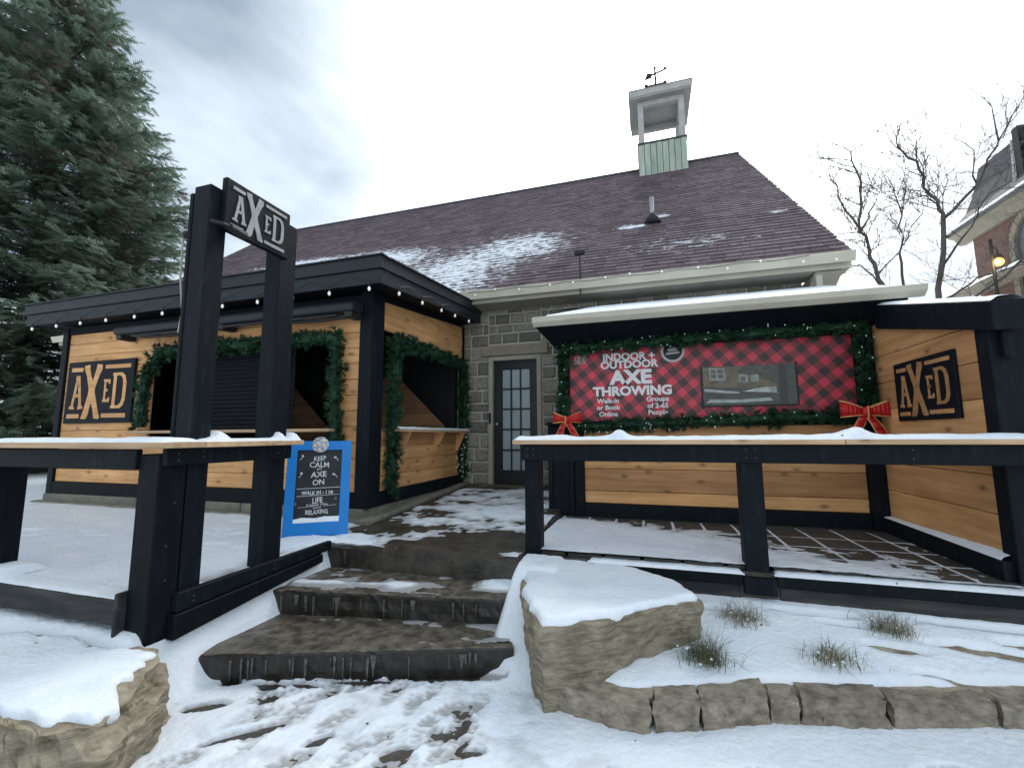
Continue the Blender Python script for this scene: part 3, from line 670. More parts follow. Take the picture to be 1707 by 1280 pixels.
def stones(x0, x1, z0, z1):
    z = z0
    while z < z1-.08:
        h = min(rs.choice((.15, .19, .22, .25)), z1-z)
        if z1-z-h < .1: h = z1-z
        x = x0-rs.uniform(0, .12)
        while x < x1-.02:
            wd = rs.uniform(.20, .46); a = max(x, x0); b = min(x+wd, x1)
            if x1-b < .10: b = x1
            if b-a > .06:
                o = link(bpy.data.objects.new('stone', rs.choice(variants))); o.scale = (b-a-.026, .035, h-.026)
                place(o, wall, ((a+b)/2, WY+.03, z+.013))
            x = b if b > x else x1
            if b >= x1: break
        z += h
stones(-3.08, -2.57, .78, 3.95); stones(-1.63, -1.0, .78, 3.30); stones(-2.57, -1.63, 3.16, 3.95); stones(-1.63, -1.0, 3.30, 3.95); stones(-1.0, 2.2, 3.42, 3.98)
MB().box(-2.70, -1.52, WY-.035, WY+.03, 2.955, 3.13).build('lintel', 'lintel', B, bevel=.008)
df = MB().box(-2.56, -2.485, WY-.02, WY+.3, .80, 2.94).box(-1.715, -1.64, WY-.02, WY+.3, .80, 2.94).box(-2.485, -1.715, WY-.02, WY+.3, 2.87, 2.94)
df.build('door_frame', 'trim', B, bevel=.006)
door = MB()
dx0, dx1, dz0, dz1, dy = -2.483, -1.717, .81, 2.868, WY+.06
gx0, gx1, gz0, gz1 = dx0+.135, dx1-.135, dz0+.21, dz1-.14
door.box(dx0, gx0, dy, dy+.05, dz0, dz1).box(gx1, dx1, dy, dy+.05, dz0, dz1).box(gx0, gx1, dy, dy+.05, dz0, gz0).box(gx0, gx1, dy, dy+.05, gz1, dz1)
for i in (1, 2): x = gx0+(gx1-gx0)*i/3; door.box(x-.014, x+.014, dy+.003, dy+.046, gz0, gz1)
for j in range(1, 5):
    z = gz0+(gz1-gz0)*j/5
    for i in range(3): a = gx0+(gx1-gx0)*i/3+(.014 if i else 0); b = gx0+(gx1-gx0)*(i+1)/3-(.014 if i < 2 else 0); door.box(a, b, dy+.005, dy+.044, z-.014, z+.014)
do = door.build('door', 'door', B)
for i in range(3):
    for j in range(5):
        x0 = gx0+(gx1-gx0)*i/3; z0 = gz0+(gz1-gz0)*j/5; MB().box(x0+.01, x0+(gx1-gx0)/3-.01, dy+.022, dy+.03, z0+.01, z0+(gz1-gz0)/5-.01).build('pane', 'glass', do)
h = MB(); h.ball((-2.415, WY+.0, 1.79), .033, nu=10, nv=8); h.tube([(-2.415, WY+.06, 1.79), (-2.415, WY+.01, 1.79)], .014, 8); h.build('door_knob', 'metal', do, smooth=True)
MB().box(-2.55, -2.515, WY-.05, WY-.02, 1.80, 1.98).build('latch_plate', 'cord', do, bevel=.008)
MB().box(-2.62, -1.58, WY-.22, WY+.12, .70, .805).build('door_sill', 'step', B, bevel=.01)
# roof: every course of tabs is real geometry
sl = math.hypot(RY-EY, RZ-EZ); ux = ((RY-EY)/sl, (RZ-EZ)/sl); nx_ = (-ux[1], ux[0])
def rp_(x, s, o=0): return (x, EY+ux[0]*s+nx_[0]*o, EZ+ux[1]*s+nx_[1]*o)
roof = MB()
roof.hexa([rp_(XL, 0, -.12), rp_(XR, 0, -.12), rp_(XR, sl, -.12), rp_(XL, sl, -.12)], [rp_(XL, 0), rp_(XR, 0), rp_(XR, sl), rp_(XL, sl)])
roof.hexa([(XL, RY+.001, RZ-.12), (XR, RY+.001, RZ-.12), (XR, 18.1, 3.83), (XL, 18.1, 3.83)], [(XL, RY+.001, RZ), (XR, RY+.001, RZ), (XR, 18.1, 3.95), (XL, 18.1, 3.95)])
rf = roof.build('roof', 'shingle', B)
rt = random.Random(4); mb = MB(); tone = []; sn = []
def snow_bias(x, s):
    y = EY+ux[0]*s
    b = .22
    d = math.exp(-((x+3.9-.45*(y-6.5))/2.0)**2)*sst(9.9, 7.2, y); b = max(b, .22+.375*d)
    d = math.exp(-((x+6.2)/2.6)**2)*math.exp(-((y-8.35+.10*(x+6))/.75)**2); b = max(b, .22+.46*d)
    d = math.exp(-((x+2.4)/1.6)**2)*math.exp(-((y-8.0)/1.0)**2); b = max(b, .22+.37*d)
    d = math.exp(-((x+8.6)/1.9)**2)*math.exp(-((y-8.7)/.45)**2); b = max(b, .22+.54*d)
    d = math.exp(-((x-.6)/1.8)**2)*math.exp(-((y-7.3)/.5)**2); b = max(b, .22+.22*d)
    d = math.exp(-((x+.15)/.42)**2)*math.exp(-((y-8.28)/.13)**2); b = max(b, .22+.46*d)
    d = math.exp(-((x-.42)/.22)**2)*math.exp(-((y-8.62)/.10)**2); b = max(b, .22+.48*d)
    d = math.exp(-((x-2.3)/.2)**2)*math.exp(-((y-8.05)/.07)**2); b = max(b, .22+.42*d)
    return b + (-.12 if y > 10.2 else 0) - .05*(x > -.9)*(y > 8.8)
EXP = .14; nc = int(sl/EXP)
for j in range(nc):
    s0 = j*EXP-.01; s1 = min(sl, s0+EXP+.012); x = XL-.02-rt.uniform(0, .3)
    while x < XR+.015:
        wd = rt.uniform(.16, .36); a, b = max(x, XL-.02), min(x+wd, XR+.02); x += wd
        if b-a < .02: continue
        o1 = .016+rt.uniform(0, .008); tn = rt.uniform(.72, 1.3)
        ncut = 2
        for c in range(ncut):
            xa = a+(b-a)*c/ncut+(.003 if c == 0 else 0); xb = a+(b-a)*(c+1)/ncut-(.003 if c == ncut-1 else 0)
            n0 = len(mb.v); mb.v += [rp_(xa, s0, o1), rp_(xb, s0, o1), rp_(xb, s1, .004), rp_(xa, s1, .004), rp_(xa, s0, .001), rp_(xb, s0, .001)]
            mb.f += [(n0, n0+1, n0+2, n0+3), (n0+4, n0+5, n0+1, n0)]; tone += [tn]*6
            sn += [snow_bias(xa, s0), snow_bias(xb, s0), snow_bias(xb, s1), snow_bias(xa, s1), snow_bias(xa, s0)-.06, snow_bias(xb, s0)-.06]
mb.at = {'tone': tone, 'snow': sn}
props(mb.build('shingles', 'shingle', rf, org=(0, 0, 0)), kind='stuff')
MB().tube([(XL-.02, RY, RZ+.0), (XR+.02, RY, RZ+.0)], .06, 6).build('ridge_cap', 'slate', rf)
# eaves
gt = MB(); prof = [(0, .0), (-.03, -.11), (-.10, -.13), (-.14, -.02), (-.14, .0), (-.125, .0), (-.09, -.10), (-.04, -.09), (-.012, .0)]
gt.prism(prof, lambda u, v, d: (d, EY+.0+u, EZ-.03+v), XL, XR); gt.build('gutter', 'cream', B)
MB().box(XL, XR, EY+.02, EY+.05, EZ-.20, EZ-.02).build('fascia', 'cream', B)
MB().box(XL, XR, EY+.05, WY+.03, EZ-.20, EZ-.18).build('soffit', 'trim', B)
for s in (0, 1):
    xx = XR if s else XL
    MB().hexa([rp_(xx-.03, 0, -.30), rp_(xx, 0, -.30), rp_(xx, sl, -.30), rp_(xx-.03, sl, -.30)], [rp_(xx-.03, 0, -.121), rp_(xx, 0, -.121), rp_(xx, sl, -.121), rp_(xx-.03, sl, -.121)]).build('rake_board', 'cream', B)
MB().hexa([rp_(2.2, .0, -.16), rp_(XR-.03, .0, -.16), rp_(XR-.03, sl, -.16), rp_(2.2, sl, -.16)], [rp_(2.2, .0, -.122), rp_(XR-.03, .0, -.122), rp_(XR-.03, sl, -.122), rp_(2.2, sl, -.122)]).build('rake_soffit', 'trim', B)
br_ = MB().prism([(6.56, EZ-.21), (WY+.3, EZ-.21), (WY+.3, EZ-.62), (WY+.12, EZ-.50), (6.75, EZ-.30)], lambda u, v, d: (d, u, v), 2.22, 2.55); br_.build('eave_return', 'trim', B, bevel=.01)
MB().box(2.24, 2.32, 6.62, 6.70, EZ-.55, EZ-.2).build('downspout', 'cream', B, bevel=.01)
# small vent and flue
v = MB().tube([rp_(.25, 2.55, -.05), (rp_(.25, 2.55)[0], rp_(.25, 2.55)[1], rp_(.25, 2.55)[2]+.50)], .045, 10); vo = v.build('vent_pipe', 'metal', B, smooth=True)
MB().tube([rp_(.25, 2.45, 0), rp_(.25, 2.55, .16)], [.17, .06], 12).build('flashing', 'cord', vo, smooth=True)
ms = MB().tube([(-.88, 6.42, 3.72), (-.88, 6.42, 4.35)], .012, 6); mo = ms.build('mast', 'cord', B)
MB().box(-.96, -.80, 6.39, 6.45, 4.33, 4.40).build('mast_head', 'cord', mo, bevel=.01)
rc = random.Random(77); lb_ = MB()
gb = thing('gutter_lights', 'row of tiny white bulbs along the gutter of the stone building', 'string lights', (-.3, 6.33, 3.8))
for i in range(13): MB().ball((-2.6+.42*i+rc.uniform(-.08, .08), 6.34, EZ-.03+rc.uniform(-.12, .0)), .016, nu=8, nv=6).build('bulb', 'bulb', gb, smooth=True)
MB().tube([(-2.7+.4*i, 6.345, EZ-.05-.02*(i % 2)) for i in range(13)], .004, 4).build('wire', 'cord', gb)

# cupola
cu = MB(); cx0, cx1, cy0, cy1 = .07, 1.31, 11.66, 12.90; cz0, cz1, cz2 = 8.3, 9.50, 10.72
cp = link(bpy.data.objects.new('cupola', None)); cp.empty_display_size = .1; place(cp, B, (.69, 12.28, 8.3))
nb = 8
for i in range(nb):
    a = cx0+(cx1-cx0)*i/nb; b = cx0+(cx1-cx0)*(i+1)/nb
    box('siding_board', 'cup_siding', cp, a+.006, b-.006, cy0-(.012 if i % 2 else 0), cy0+.05, cz0+.2, cz1-.06, .004)
    box('siding_board', 'cup_siding', cp, a+.006, b-.006, cy1-.05, cy1, cz0, cz1-.06, .004)
for xx, s in ((cx0, 1), (cx1, -1)):
    for i in range(nb):
        a = cy0+.05+(cy1-cy0-.1)*i/nb; b = cy0+.05+(cy1-cy0-.1)*(i+1)/nb
        box('siding_board', 'cup_siding', cp, min(xx, xx+s*.05), max(xx, xx+s*.05), a+.004, b-.004, cz0, cz1-.06, .004)
MB().box(cx0-.02, cx1+.02, cy0-.02, cy1+.02, cz1-.06, cz1).build('sill', 'cup_dark', cp, bevel=.008)
for xx in (cx0+.02, cx1-.17):
    for yy in (cy0+.02, cy1-.17): box('post', 'cup_trim', cp, xx, xx+.15, yy, yy+.15, cz1, cz2, .008)
hd = MB(); hd.box(cx0+.17, cx1-.17, cy0+.03, cy0+.15, cz2-.13, cz2).box(cx0+.17, cx1-.17, cy1-.15, cy1-.03, cz2-.13, cz2).box(cx0+.03, cx0+.15, cy0+.17, cy1-.17, cz2-.13, cz2).box(cx1-.15, cx1-.03, cy0+.17, cy1-.17, cz2-.13, cz2)
hd.build('header', 'cup_trim', cp)
r0, r1 = .16, 10.94
MB().box(cx0-r0, cx1+r0, cy0-r0, cy1+r0, cz2, cz2+.035).build('cupola_soffit', 'cup_trim', cp)
ro = MB(); ro.box(cx0-r0-.02, cx1+r0+.02, cy0-r0-.02, cy1+r0+.02, cz2+.036, r1)
ro.hexa([(cx0-r0-.05, cy0-r0-.05, r1), (cx1+r0+.05, cy0-r0-.05, r1), (cx1+r0+.05, cy1+r0+.05, r1), (cx0-r0-.05, cy1+r0+.05, r1)], [(.60, 12.2, r1+.28), (.78, 12.2, r1+.28), (.78, 12.36, r1+.28), (.60, 12.36, r1+.28)])
ro.build('cupola_roof', 'cup_trim', cp)
vx, vy, vz = .62, 12.28, r1+.28
wv = MB(); wv.tube([(vx, vy, vz-.05), (vx, vy, vz+.92)], .030, 6)
for d in ((1, 0), (0, 1)): wv.tube([(vx-.26*d[0], vy-.26*d[1], vz+.42), (vx+.26*d[0], vy+.26*d[1], vz+.42)], .024, 5)
for sx_ in (-1, 1): wv.box(vx+sx_*.26-.05, vx+sx_*.26+.05, vy-.008, vy+.008, vz+.38, vz+.48)
wv.tube([(vx-.24, vy, vz+.70), (vx+.28, vy, vz+.84)], .026, 5); wv.prism([(-.30, .62), (-.10, .66), (-.08, .80), (-.22, .82)], lambda u, v_, d: (vx+u, vy+d, vz+v_), -.008, .008)
wv.prism([(.24, .80), (.36, .86), (.24, .92)], lambda u, v_, d: (vx+u, vy+d, vz+v_), -.008, .008); wv.ball((vx, vy, vz+.95), .04)
wv.build('weathervane', 'cord', cp)

# ------------------------------------------------------------ timber kiosk
K = thing('timber_kiosk', 'pine-clad kiosk with black corner posts and flat dark fascia', 'kiosk', (-5.8, 5.6, .62))
KX, KF, KL = -3.03, 4.30, -8.50
OX0, OX1, OZ0, OZ1 = -6.55, -3.50, 1.66, 2.82     # front opening
zr = lambda y: 3.26+.095*(y-4.0)                   # soffit line
rk = random.Random(8); z = .97; PH = .185
while z < 3.16-.02:
    z1 = min(z+PH, 3.16)
    if z1 <= OZ0+.02 or z >= OZ1-.02:
        for a, b in ((KL+.12, -6.0+rk.uniform(-.8, .5)), (None, KX-.14)):
            if a is None: a = last
            last = b+.003; plank(K, 'x', a, b, KF+.02, z+.002, z1-.002, .03)
    else:
        plank(K, 'x', KL+.12, OX0, KF+.02, z+.002, z1-.002, .03); plank(K, 'x', OX1, KX-.14, KF+.02, z+.002, z1-.002, .03)
    z = z1
MB().box(OX0, OX1, KF+.02, KF+.10, OZ1, OZ1+.04).build('opening_head', 'pine', K); 
sill = box('sill', 'rail_wood', K, OX0-.05, OX1+.1, KF-.20, KF+.03, 1.655, 1.69)
# side wall
SY0, SY1 = 4.52, 6.98; OS0, OS1 = 4.72, 6.80
z = .955; n = 4; top = 1.66
for i in range(n): plank(K, 'y', SY0, SY1, KX-.02, z+(top-z)*i/n+.002, z+(top-z)*(i+1)/n-.002, .03, 'pine_dark' if i == 3 else 'pine')
plank(K, 'y', SY0, SY1, KX-.02, 2.90, 3.2, .03, 'pine', poly=[(SY0, 2.90), (SY1, 2.90), (SY1, zr(SY1)-.05), (SY0, zr(SY0)-.07)])
ctr = MB().box(KX-.16, KX+.16, OS0-.05, 6.94, 1.655, 1.69).build('counter', 'rail_wood', K, bevel=.004)
for y in (4.98, 5.95, 6.72): MB().prism([(0, 1.655), (.15, 1.655), (.15, 1.63), (.03, 1.36), (0, 1.36)], lambda u, v_, d: (KX-.004+u, y+d, v_), -.02, .02).build('bracket', 'pine', ctr)
snow_strip('snow', ctr, KX-.02, KX+.165, OS0-.03, 6.93, 1.69, .028, axis='y', seed=3)
# frame
box('corner_post', 'black', K, KX-.14, KX+.03, KF-.03, SY0, .80, 3.30)
box('corner_post', 'black', K, KL, KL+.12, KF-.03, KF+.2, .80, 3.26)
box('corner_post', 'black', K, KX-.06, KX+.02, 6.93, 6.99, .80, 3.5)
box('base_trim', 'black', K, KL, KX-.14, KF-.025, KF+.04, .80, .968); box('base_trim', 'black', K, KX-.03, KX+.022, SY0, 6.93, .80, .953)
MB().box(KL+.12, KX-.14, KF-.015, KF+.04, 3.16, 3.262).build('frieze', 'black', K)
MB().prism([(SY0, zr(SY0)-.07), (6.95, zr(6.95)-.05), (6.95, zr(6.95)), (SY0, zr(SY0))], lambda u, v_, d: (d, u, v_), KX+.012, KX-.03).build('frieze', 'black', K)
for a, b in ((KL-.05, -6.6), (-6.59, -4.8), (-4.79, KX-.01)): box('base_block', 'base_stone', K, a, b, KF-.03, KF+.25, .45, .80, .012)
for a, b in ((KF+.25, 5.5), (5.51, 6.98)): box('base_block', 'base_stone', K, KX-.28, KX-.01, a, b, .45, .80, .012)
MB().hexa([(KX-.2, KF-.14, .5), (KX+.13, KF-.14, .5), (KX+.13, 6.98, .5), (KX-.2, 6.98, .5)], [(KX-.2, KF-.14, .70), (KX+.13, KF-.14, .70), (KX+.13, 6.98, .835), (KX-.2, 6.98, .835)]).build('kerb', 'base_stone', K, bevel=.012)
MB().box(KL-.1, KX-.2, KF-.14, KF-.03, .5, .705).build('kerb', 'base_stone', K, bevel=.012)
# roof and fascia
FX0, FX1, FY = -8.76, -2.72, 4.0
def fz(y): return .095*(y-4.0)
ro = MB(); ro.hexa([(FX0, FY, 3.27), (FX1, FY, 3.27), (FX1, 6.96, 3.27+fz(6.96)), (FX0, 6.96, 3.27+fz(6.96))], [(FX0, FY, 3.53), (FX1, FY, 3.53), (FX1, 6.96, 3.53+fz(6.96)), (FX0, 6.96, 3.53+fz(6.96))]); ro.build('roof', 'black', K)
MB().box(FX0-.02, FX1+.02, FY-.03, FY-.002, 3.255, 3.415).build('fascia_board', 'fascia', K, bevel=.004); MB().box(FX0-.04, FX1+.04, FY-.055, FY-.002, 3.418, 3.555).build('fascia_board', 'fascia', K, bevel=.004)
for x0, s in ((FX1, 1), (FX0, -1)):
    for za, zc, wd in ((3.255, 3.415, .02), (3.418, 3.555, .04)):
        xa, xb = (x0+.002, x0+wd) if s > 0 else (x0-wd, x0-.002)
        MB().hexa([(xa, FY-.002, za), (xb, FY-.002, za), (xb, 6.96, za+fz(6.96)), (xa, 6.96, za+fz(6.96))], [(xa, FY-.002, zc), (xb, FY-.002, zc), (xb, 6.96, zc+fz(6.96)), (xa, 6.96, zc+fz(6.96))]).build('fascia_board', 'fascia', K, bevel=.004)
box('drip_edge', 'fascia', K, FX0-.06, FX1+.06, FY-.075, FY+.10, 3.557, 3.575, .003)
MB().hexa([(FX1-.1, FY+.10, 3.566), (FX1+.06, FY+.10, 3.566), (FX1+.06, 6.96, 3.557+fz(6.96)), (FX1-.1, 6.96, 3.557+fz(6.96))], [(FX1-.1, FY+.10, 3.585), (FX1+.06, FY+.10, 3.585), (FX1+.06, 6.96, 3.575+fz(6.96)), (FX1-.1, 6.96, 3.575+fz(6.96))]).build('drip_edge', 'fascia', K)
snow_strip('roof_snow', K, FX0+.3, FX1+.03, FY-.03, FY+.3, 3.576, .012, seed=12, res=.05)
# dark interior: walls, ceiling, floor, lane partitions and a ribbed shutter
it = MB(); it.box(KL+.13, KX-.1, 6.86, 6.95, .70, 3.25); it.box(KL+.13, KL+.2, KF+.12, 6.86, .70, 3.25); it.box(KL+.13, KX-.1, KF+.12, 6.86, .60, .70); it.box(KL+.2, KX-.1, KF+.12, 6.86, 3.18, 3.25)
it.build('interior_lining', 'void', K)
for x0 in (-4.75, -7.05):
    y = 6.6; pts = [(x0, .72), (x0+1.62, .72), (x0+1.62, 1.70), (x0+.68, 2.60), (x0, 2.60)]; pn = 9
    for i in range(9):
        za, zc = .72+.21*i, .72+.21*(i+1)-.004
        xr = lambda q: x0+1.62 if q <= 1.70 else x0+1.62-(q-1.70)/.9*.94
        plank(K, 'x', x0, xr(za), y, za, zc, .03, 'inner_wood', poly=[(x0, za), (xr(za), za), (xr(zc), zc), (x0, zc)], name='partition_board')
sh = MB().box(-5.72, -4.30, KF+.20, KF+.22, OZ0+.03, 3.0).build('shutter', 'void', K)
for i in range(22): z = OZ0+.05+i*.056; MB().box(-5.70, -4.32, KF+.178, KF+.199, z, z+.038).build('slat', 'black', sh, bevel=.008)
# awning cassette slung under the soffit
cs = thing('awning_cassette', 'long black retractable awning case under the kiosk eaves', 'awning', (-5.1, 4.1, 3.0))
MB().prism([(4.06, 3.02), (4.16, 3.0), (4.26, 3.04), (4.27, 3.14), (4.10, 3.14), (4.05, 3.09)], lambda u, v_, d: (d, u, v_), -3.12, -7.02).build('case', 'fascia', cs, bevel=.01)
MB().tube([(-6.7, 4.10, 2.985), (-3.35, 4.10, 2.985)], .018, 8).build('front_bar', 'fascia', cs)
for x in (-6.95, -5.1, -3.2): MB().box(x-.05, x+.05, 4.08, 4.28, 2.95, 3.02).build('bracket', 'cord', cs, bevel=.01)
for x in (-6.55, -4.2): MB().tube([(x, 4.12, 2.97), (x+.55, 4.16, 2.955), (x+1.0, 4.12, 2.965)], .02, 7).build('folding_arm', 'cord', cs)

# ------------------------------------------------------------ AXED boards
def axed(parent, fn, W_, H_, m, t0, t1):
    """letters cut in the lumber style: fn(u, v, d) with u, v in metres"""
    def P(name, polys):
        mb = MB()
        for p in polys: mb.prism([(a*W_, b*H_) for a, b in p], fn, t0, t1)
        mb.build(name, m, parent)
    P('letter', [[(.075, .235), (.155, .225), (.150, .265), (.135, .285), (.153, .43), (.158, .425), (.180, .71), (.178, .765), (.150, .775), (.143, .74), (.150, .70), (.10, .285), (.075, .275)],
                 [(.208, .225), (.285, .235), (.285, .270), (.262, .285), (.225, .60), (.205, .765), (.1805, .775), (.1805, .62), (.207, .43), (.219, .30), (.208, .265)],
                 [(.1545, .42), (.2055, .42), (.1995, .475), (.1605, .475)]])
    P('letter', [[(.27, .075), (.345, .065), (.375, .12), (.405, .33), (.445, .21), (.47, .075), (.545, .065), (.555, .10), (.53, .17), (.455, .47), (.445, .54), (.495, .75), (.535, .86), (.53, .93), (.455, .945), (.445, .87), (.405, .67), (.375, .76), (.345, .88), (.345, .94), (.265, .93), (.262, .88), (.305, .77), (.355, .545), (.352, .46), (.295, .17)]])
    P('letter', [[(.575, .33), (.675, .325), (.680, .40), (.655, .40), (.650, .37), (.615, .37), (.613, .495), (.640, .495), (.640, .535), (.613, .535), (.613, .645), (.645, .645), (.650, .615), (.675, .618), (.672, .685), (.575, .69), (.575, .655), (.587, .645), (.587, .37), (.575, .36)]])
    P('letter', [[(.705, .225), (.775, .225), (.775, .265), (.762, .275), (.762, .735), (.772, .745), (.772, .785), (.705, .785), (.705, .745), (.718, .735), (.718, .275), (.705, .265)],
                 [(.776, .225), (.835, .225), (.88, .265), (.905, .36), (.908, .62), (.885, .73), (.835, .785), (.773, .785), (.773, .74), (.82, .735), (.85, .69), (.862, .60), (.860, .38), (.845, .31), (.815, .272), (.776, .265)]])
    P('bar', [[(.06, .84), (.24, .835), (.24, .90), (.065, .905)]]); P('bar', [[(.58, .86), (.95, .855), (.95, .915), (.58, .92)]])
    P('bar', [[(.05, .085), (.245, .085), (.24, .15), (.055, .15)]]); P('bar', [[(.58, .085), (.93, .08), (.93, .145), (.58, .15)]])
s1 = thing('wall_sign', 'black square AXED board on the left of the kiosk front', 'sign', (-7.56, 4.28, 1.80), 'AXED wall boards')
MB().box(-8.27, -6.86, KF-.035, KF+.0, 1.81, 2.72).build('board', 'black', s1, bevel=.004)
axed(s1, lambda u, v_, d: (-8.27+u, KF-.035-d, 1.81+v_), 1.41, .91, 'pine', -.002, .004)

# ------------------------------------------------------------ garlands
def sprigs(mb, c, d, n, r, ln, wd, rnd, spread=1.0):
    """short needle fans around point c"""
    for i in range(n):
        a = Vector((rnd.gauss(0, 1), rnd.gauss(0, 1), rnd.gauss(0, 1)))
        if a.length < 1e-3: continue
        a.normalize(); p = c+a*r*rnd.uniform(.2, 1); ax = (a+Vector((rnd.gauss(0, .5), rnd.gauss(0, .5), rnd.gauss(0, .5)))).normalized()
        s = ax.cross(Vector((rnd.gauss(0, 1), rnd.gauss(0, 1), rnd.gauss(0, 1))))
        if s.length < 1e-3: continue
        s.normalize()
        for q in (-.9, -.45, 0, .45, .9):
            dr = (ax+s*q*spread).normalized(); nn2 = dr.cross(s.cross(ax)).normalized() if abs(q) > .01 else s
            o = s*wd if q == 0 else nn2*wd
            mb.quad(p-o, p+o, p+dr*ln*rnd.uniform(.7, 1.1))
def garland(label, path, r=.10, dens=150, seed=1, lights=0, loc=None, lm='fairy'):
    t = thing('garland', label, 'garland', loc or path[0], 'evergreen garlands'); rnd = random.Random(seed); mb = MB(); lt = []
    for a, b in zip(path, path[1:]):
        a, b = Vector(a), Vector(b); Ln = (b-a).length
        for i in range(int(Ln*dens)):
            q = a.lerp(b, rnd.random()); sprigs(mb, q, None, 2, r*(.85+.35*noise.noise(q*5)), .075, .010, rnd)
        for i in range(int(Ln*lights)):
            q = a.lerp(b, rnd.random())+Vector((rnd.uniform(-1, 1)*r, rnd.uniform(-1.25, -.6)*r, rnd.uniform(-1, 1)*r)); lt.append(q)
    MB().tube(path, r*.5, 7).build('core', 'garland', t)
    mb.build('needles', 'garland', t)
    for q in lt: MB().ball(q, .0068, nu=6, nv=4).build('light', lm, t)
    return t
gy = KF-.06
garland('thick evergreen garland framing the wide front opening of the kiosk', [(-6.62, gy, 1.74), (-6.62, gy, 2.35), (-6.38, gy, 2.77), (-3.46, gy, 2.77), (-3.44, gy, 1.66), (-3.44, gy, 1.30)], r=.12, dens=190, seed=2)
gx_ = KX+.07
garland('evergreen garland framing the side opening of the kiosk by the path', [(gx_, 4.70, .92), (gx_, 4.70, 2.80), (gx_, 6.84, 2.82), (gx_, 6.86, 1.75)], r=.11, dens=190, seed=3)
garland('short dark lit garland hanging below the counter beside the stone wall', [(gx_-.01, 6.84, 1.62), (gx_-.01, 6.84, .95)], r=.10, dens=170, seed=4, lights=45, lm='bulb')

# ------------------------------------------------------------ string lights along the fascia
sl_ = thing('string_lights', 'string of clear teardrop bulbs hanging from the kiosk fascia', 'string lights', (-5.5, 3.95, 3.2))
bx_ = [-8.542, -8.0, -7.49, -6.97, -6.42, -5.91, -5.40, -4.895, -4.352, -3.84, -3.333, -2.815]
pts = []
def bulb(x, y, z):
    MB().tube([(x, y, z+.075), (x, y, z+.025)], .009, 8).build('socket', 'cord', sl_)
    b = MB(); n0 = []
    b.ball((x, y, z), .016, rz=1.6, nu=8, nv=6); b.build('bulb', 'bulb', sl_, smooth=True)
for x in bx_: bulb(x, 3.93, 3.185); pts += [(x-.25, 3.935, 3.36), (x, 3.932, 3.262)]
sy_ = [4.285, 4.83, 5.37, 5.82, 6.35]
pts += [(-2.62, 3.95, 3.36)]
for y in sy_: bulb(-2.665, y, 3.20+fz(y)); pts += [(-2.668, y, 3.275+fz(y)), (-2.668, y+.25, 3.36+fz(y))]
MB().tube(pts, .005, 5).build('wire', 'cord', sl_)

# ------------------------------------------------------------ left railing
LR = thing('railing', 'black railing with pine shelf top round the left terrace corner', 'railing', (-3.6, 2.1, .5), 'snow-topped patio railings')
RX, RF = -2.80, 1.92
box('post', 'black', LR, RX-.17, RX, RF, RF+.17, .40, 1.50); box('post', 'black', LR, -4.58, -4.41, RF+.02, RF+.19, .50, 1.42); box('post', 'black', LR, -6.2, -6.03, RF+.02, RF+.19, .50, 1.42)
box('top_beam', 'black', LR, -7.5, RX-.172, RF-.02, RF+.02, 1.405, 1.53); box('top_beam', 'black', LR, RX+.002, RX+.045, RF+.01, 2.90, 1.43, 1.535)
box('shelf', 'rail_wood', LR, -7.5, RX+.11, RF-.08, RF+.20, 1.536, 1.572, .004); box('shelf', 'rail_wood', LR, RX-.17, RX+.11, RF+.203, 2.96, 1.536, 1.572, .004)
lw = [MB().box(-4.40, RX-.20, RF-.04, RF+.05, .52, .655).build('low_beam', 'worn_black', LR, bevel=.006), MB().box(-7.5, -4.405, RF-.04, RF+.05, .53, .665).build('low_beam', 'worn_black', LR, bevel=.006)]
box('beam_block', 'worn_black', LR, RX-.198, RX-.172, RF-.05, RF+.05, .45, .70)
MB().hexa([(RX+.002, RF+.14, .55), (RX+.05, RF+.14, .55), (RX+.05, 3.42, .60), (RX+.002, 3.42, .60)], [(RX+.002, RF+.14, .665), (RX+.05, RF+.14, .665), (RX+.05, 3.42, .672), (RX+.002, 3.42, .672)]).build('low_beam', 'black', LR, bevel=.006)
MB().hexa([(RX+.002, RF+.12, .40), (RX+.065, RF+.12, .40), (RX+.065, 3.30, .52), (RX+.002, 3.30, .52)], [(RX+.002, RF+.12, .545), (RX+.065, RF+.12, .545), (RX+.065, 3.30, .588), (RX+.002, 3.30, .588)]).build('low_beam', 'black', LR, bevel=.006)
snow_strip('snow', LR, -7.5, RX+.10, RF-.06, RF+.19, 1.571, .030, seed=2); snow_strip('snow', LR, RX-.15, RX+.09, RF+.20, 2.95, 1.571, .022, axis='y', seed=4, lumps=((2.28, .05, .05), (2.78, .03, .05), (2.93, .05, .045)))
snow_strip('snow', LR, -4.9, -4.2, RF-.03, RF+.28, .655, .07, seed=5); snow_strip('snow', LR, -4.3, RX-.2, RF-.035, RF+.16, .648, .018, seed=6)

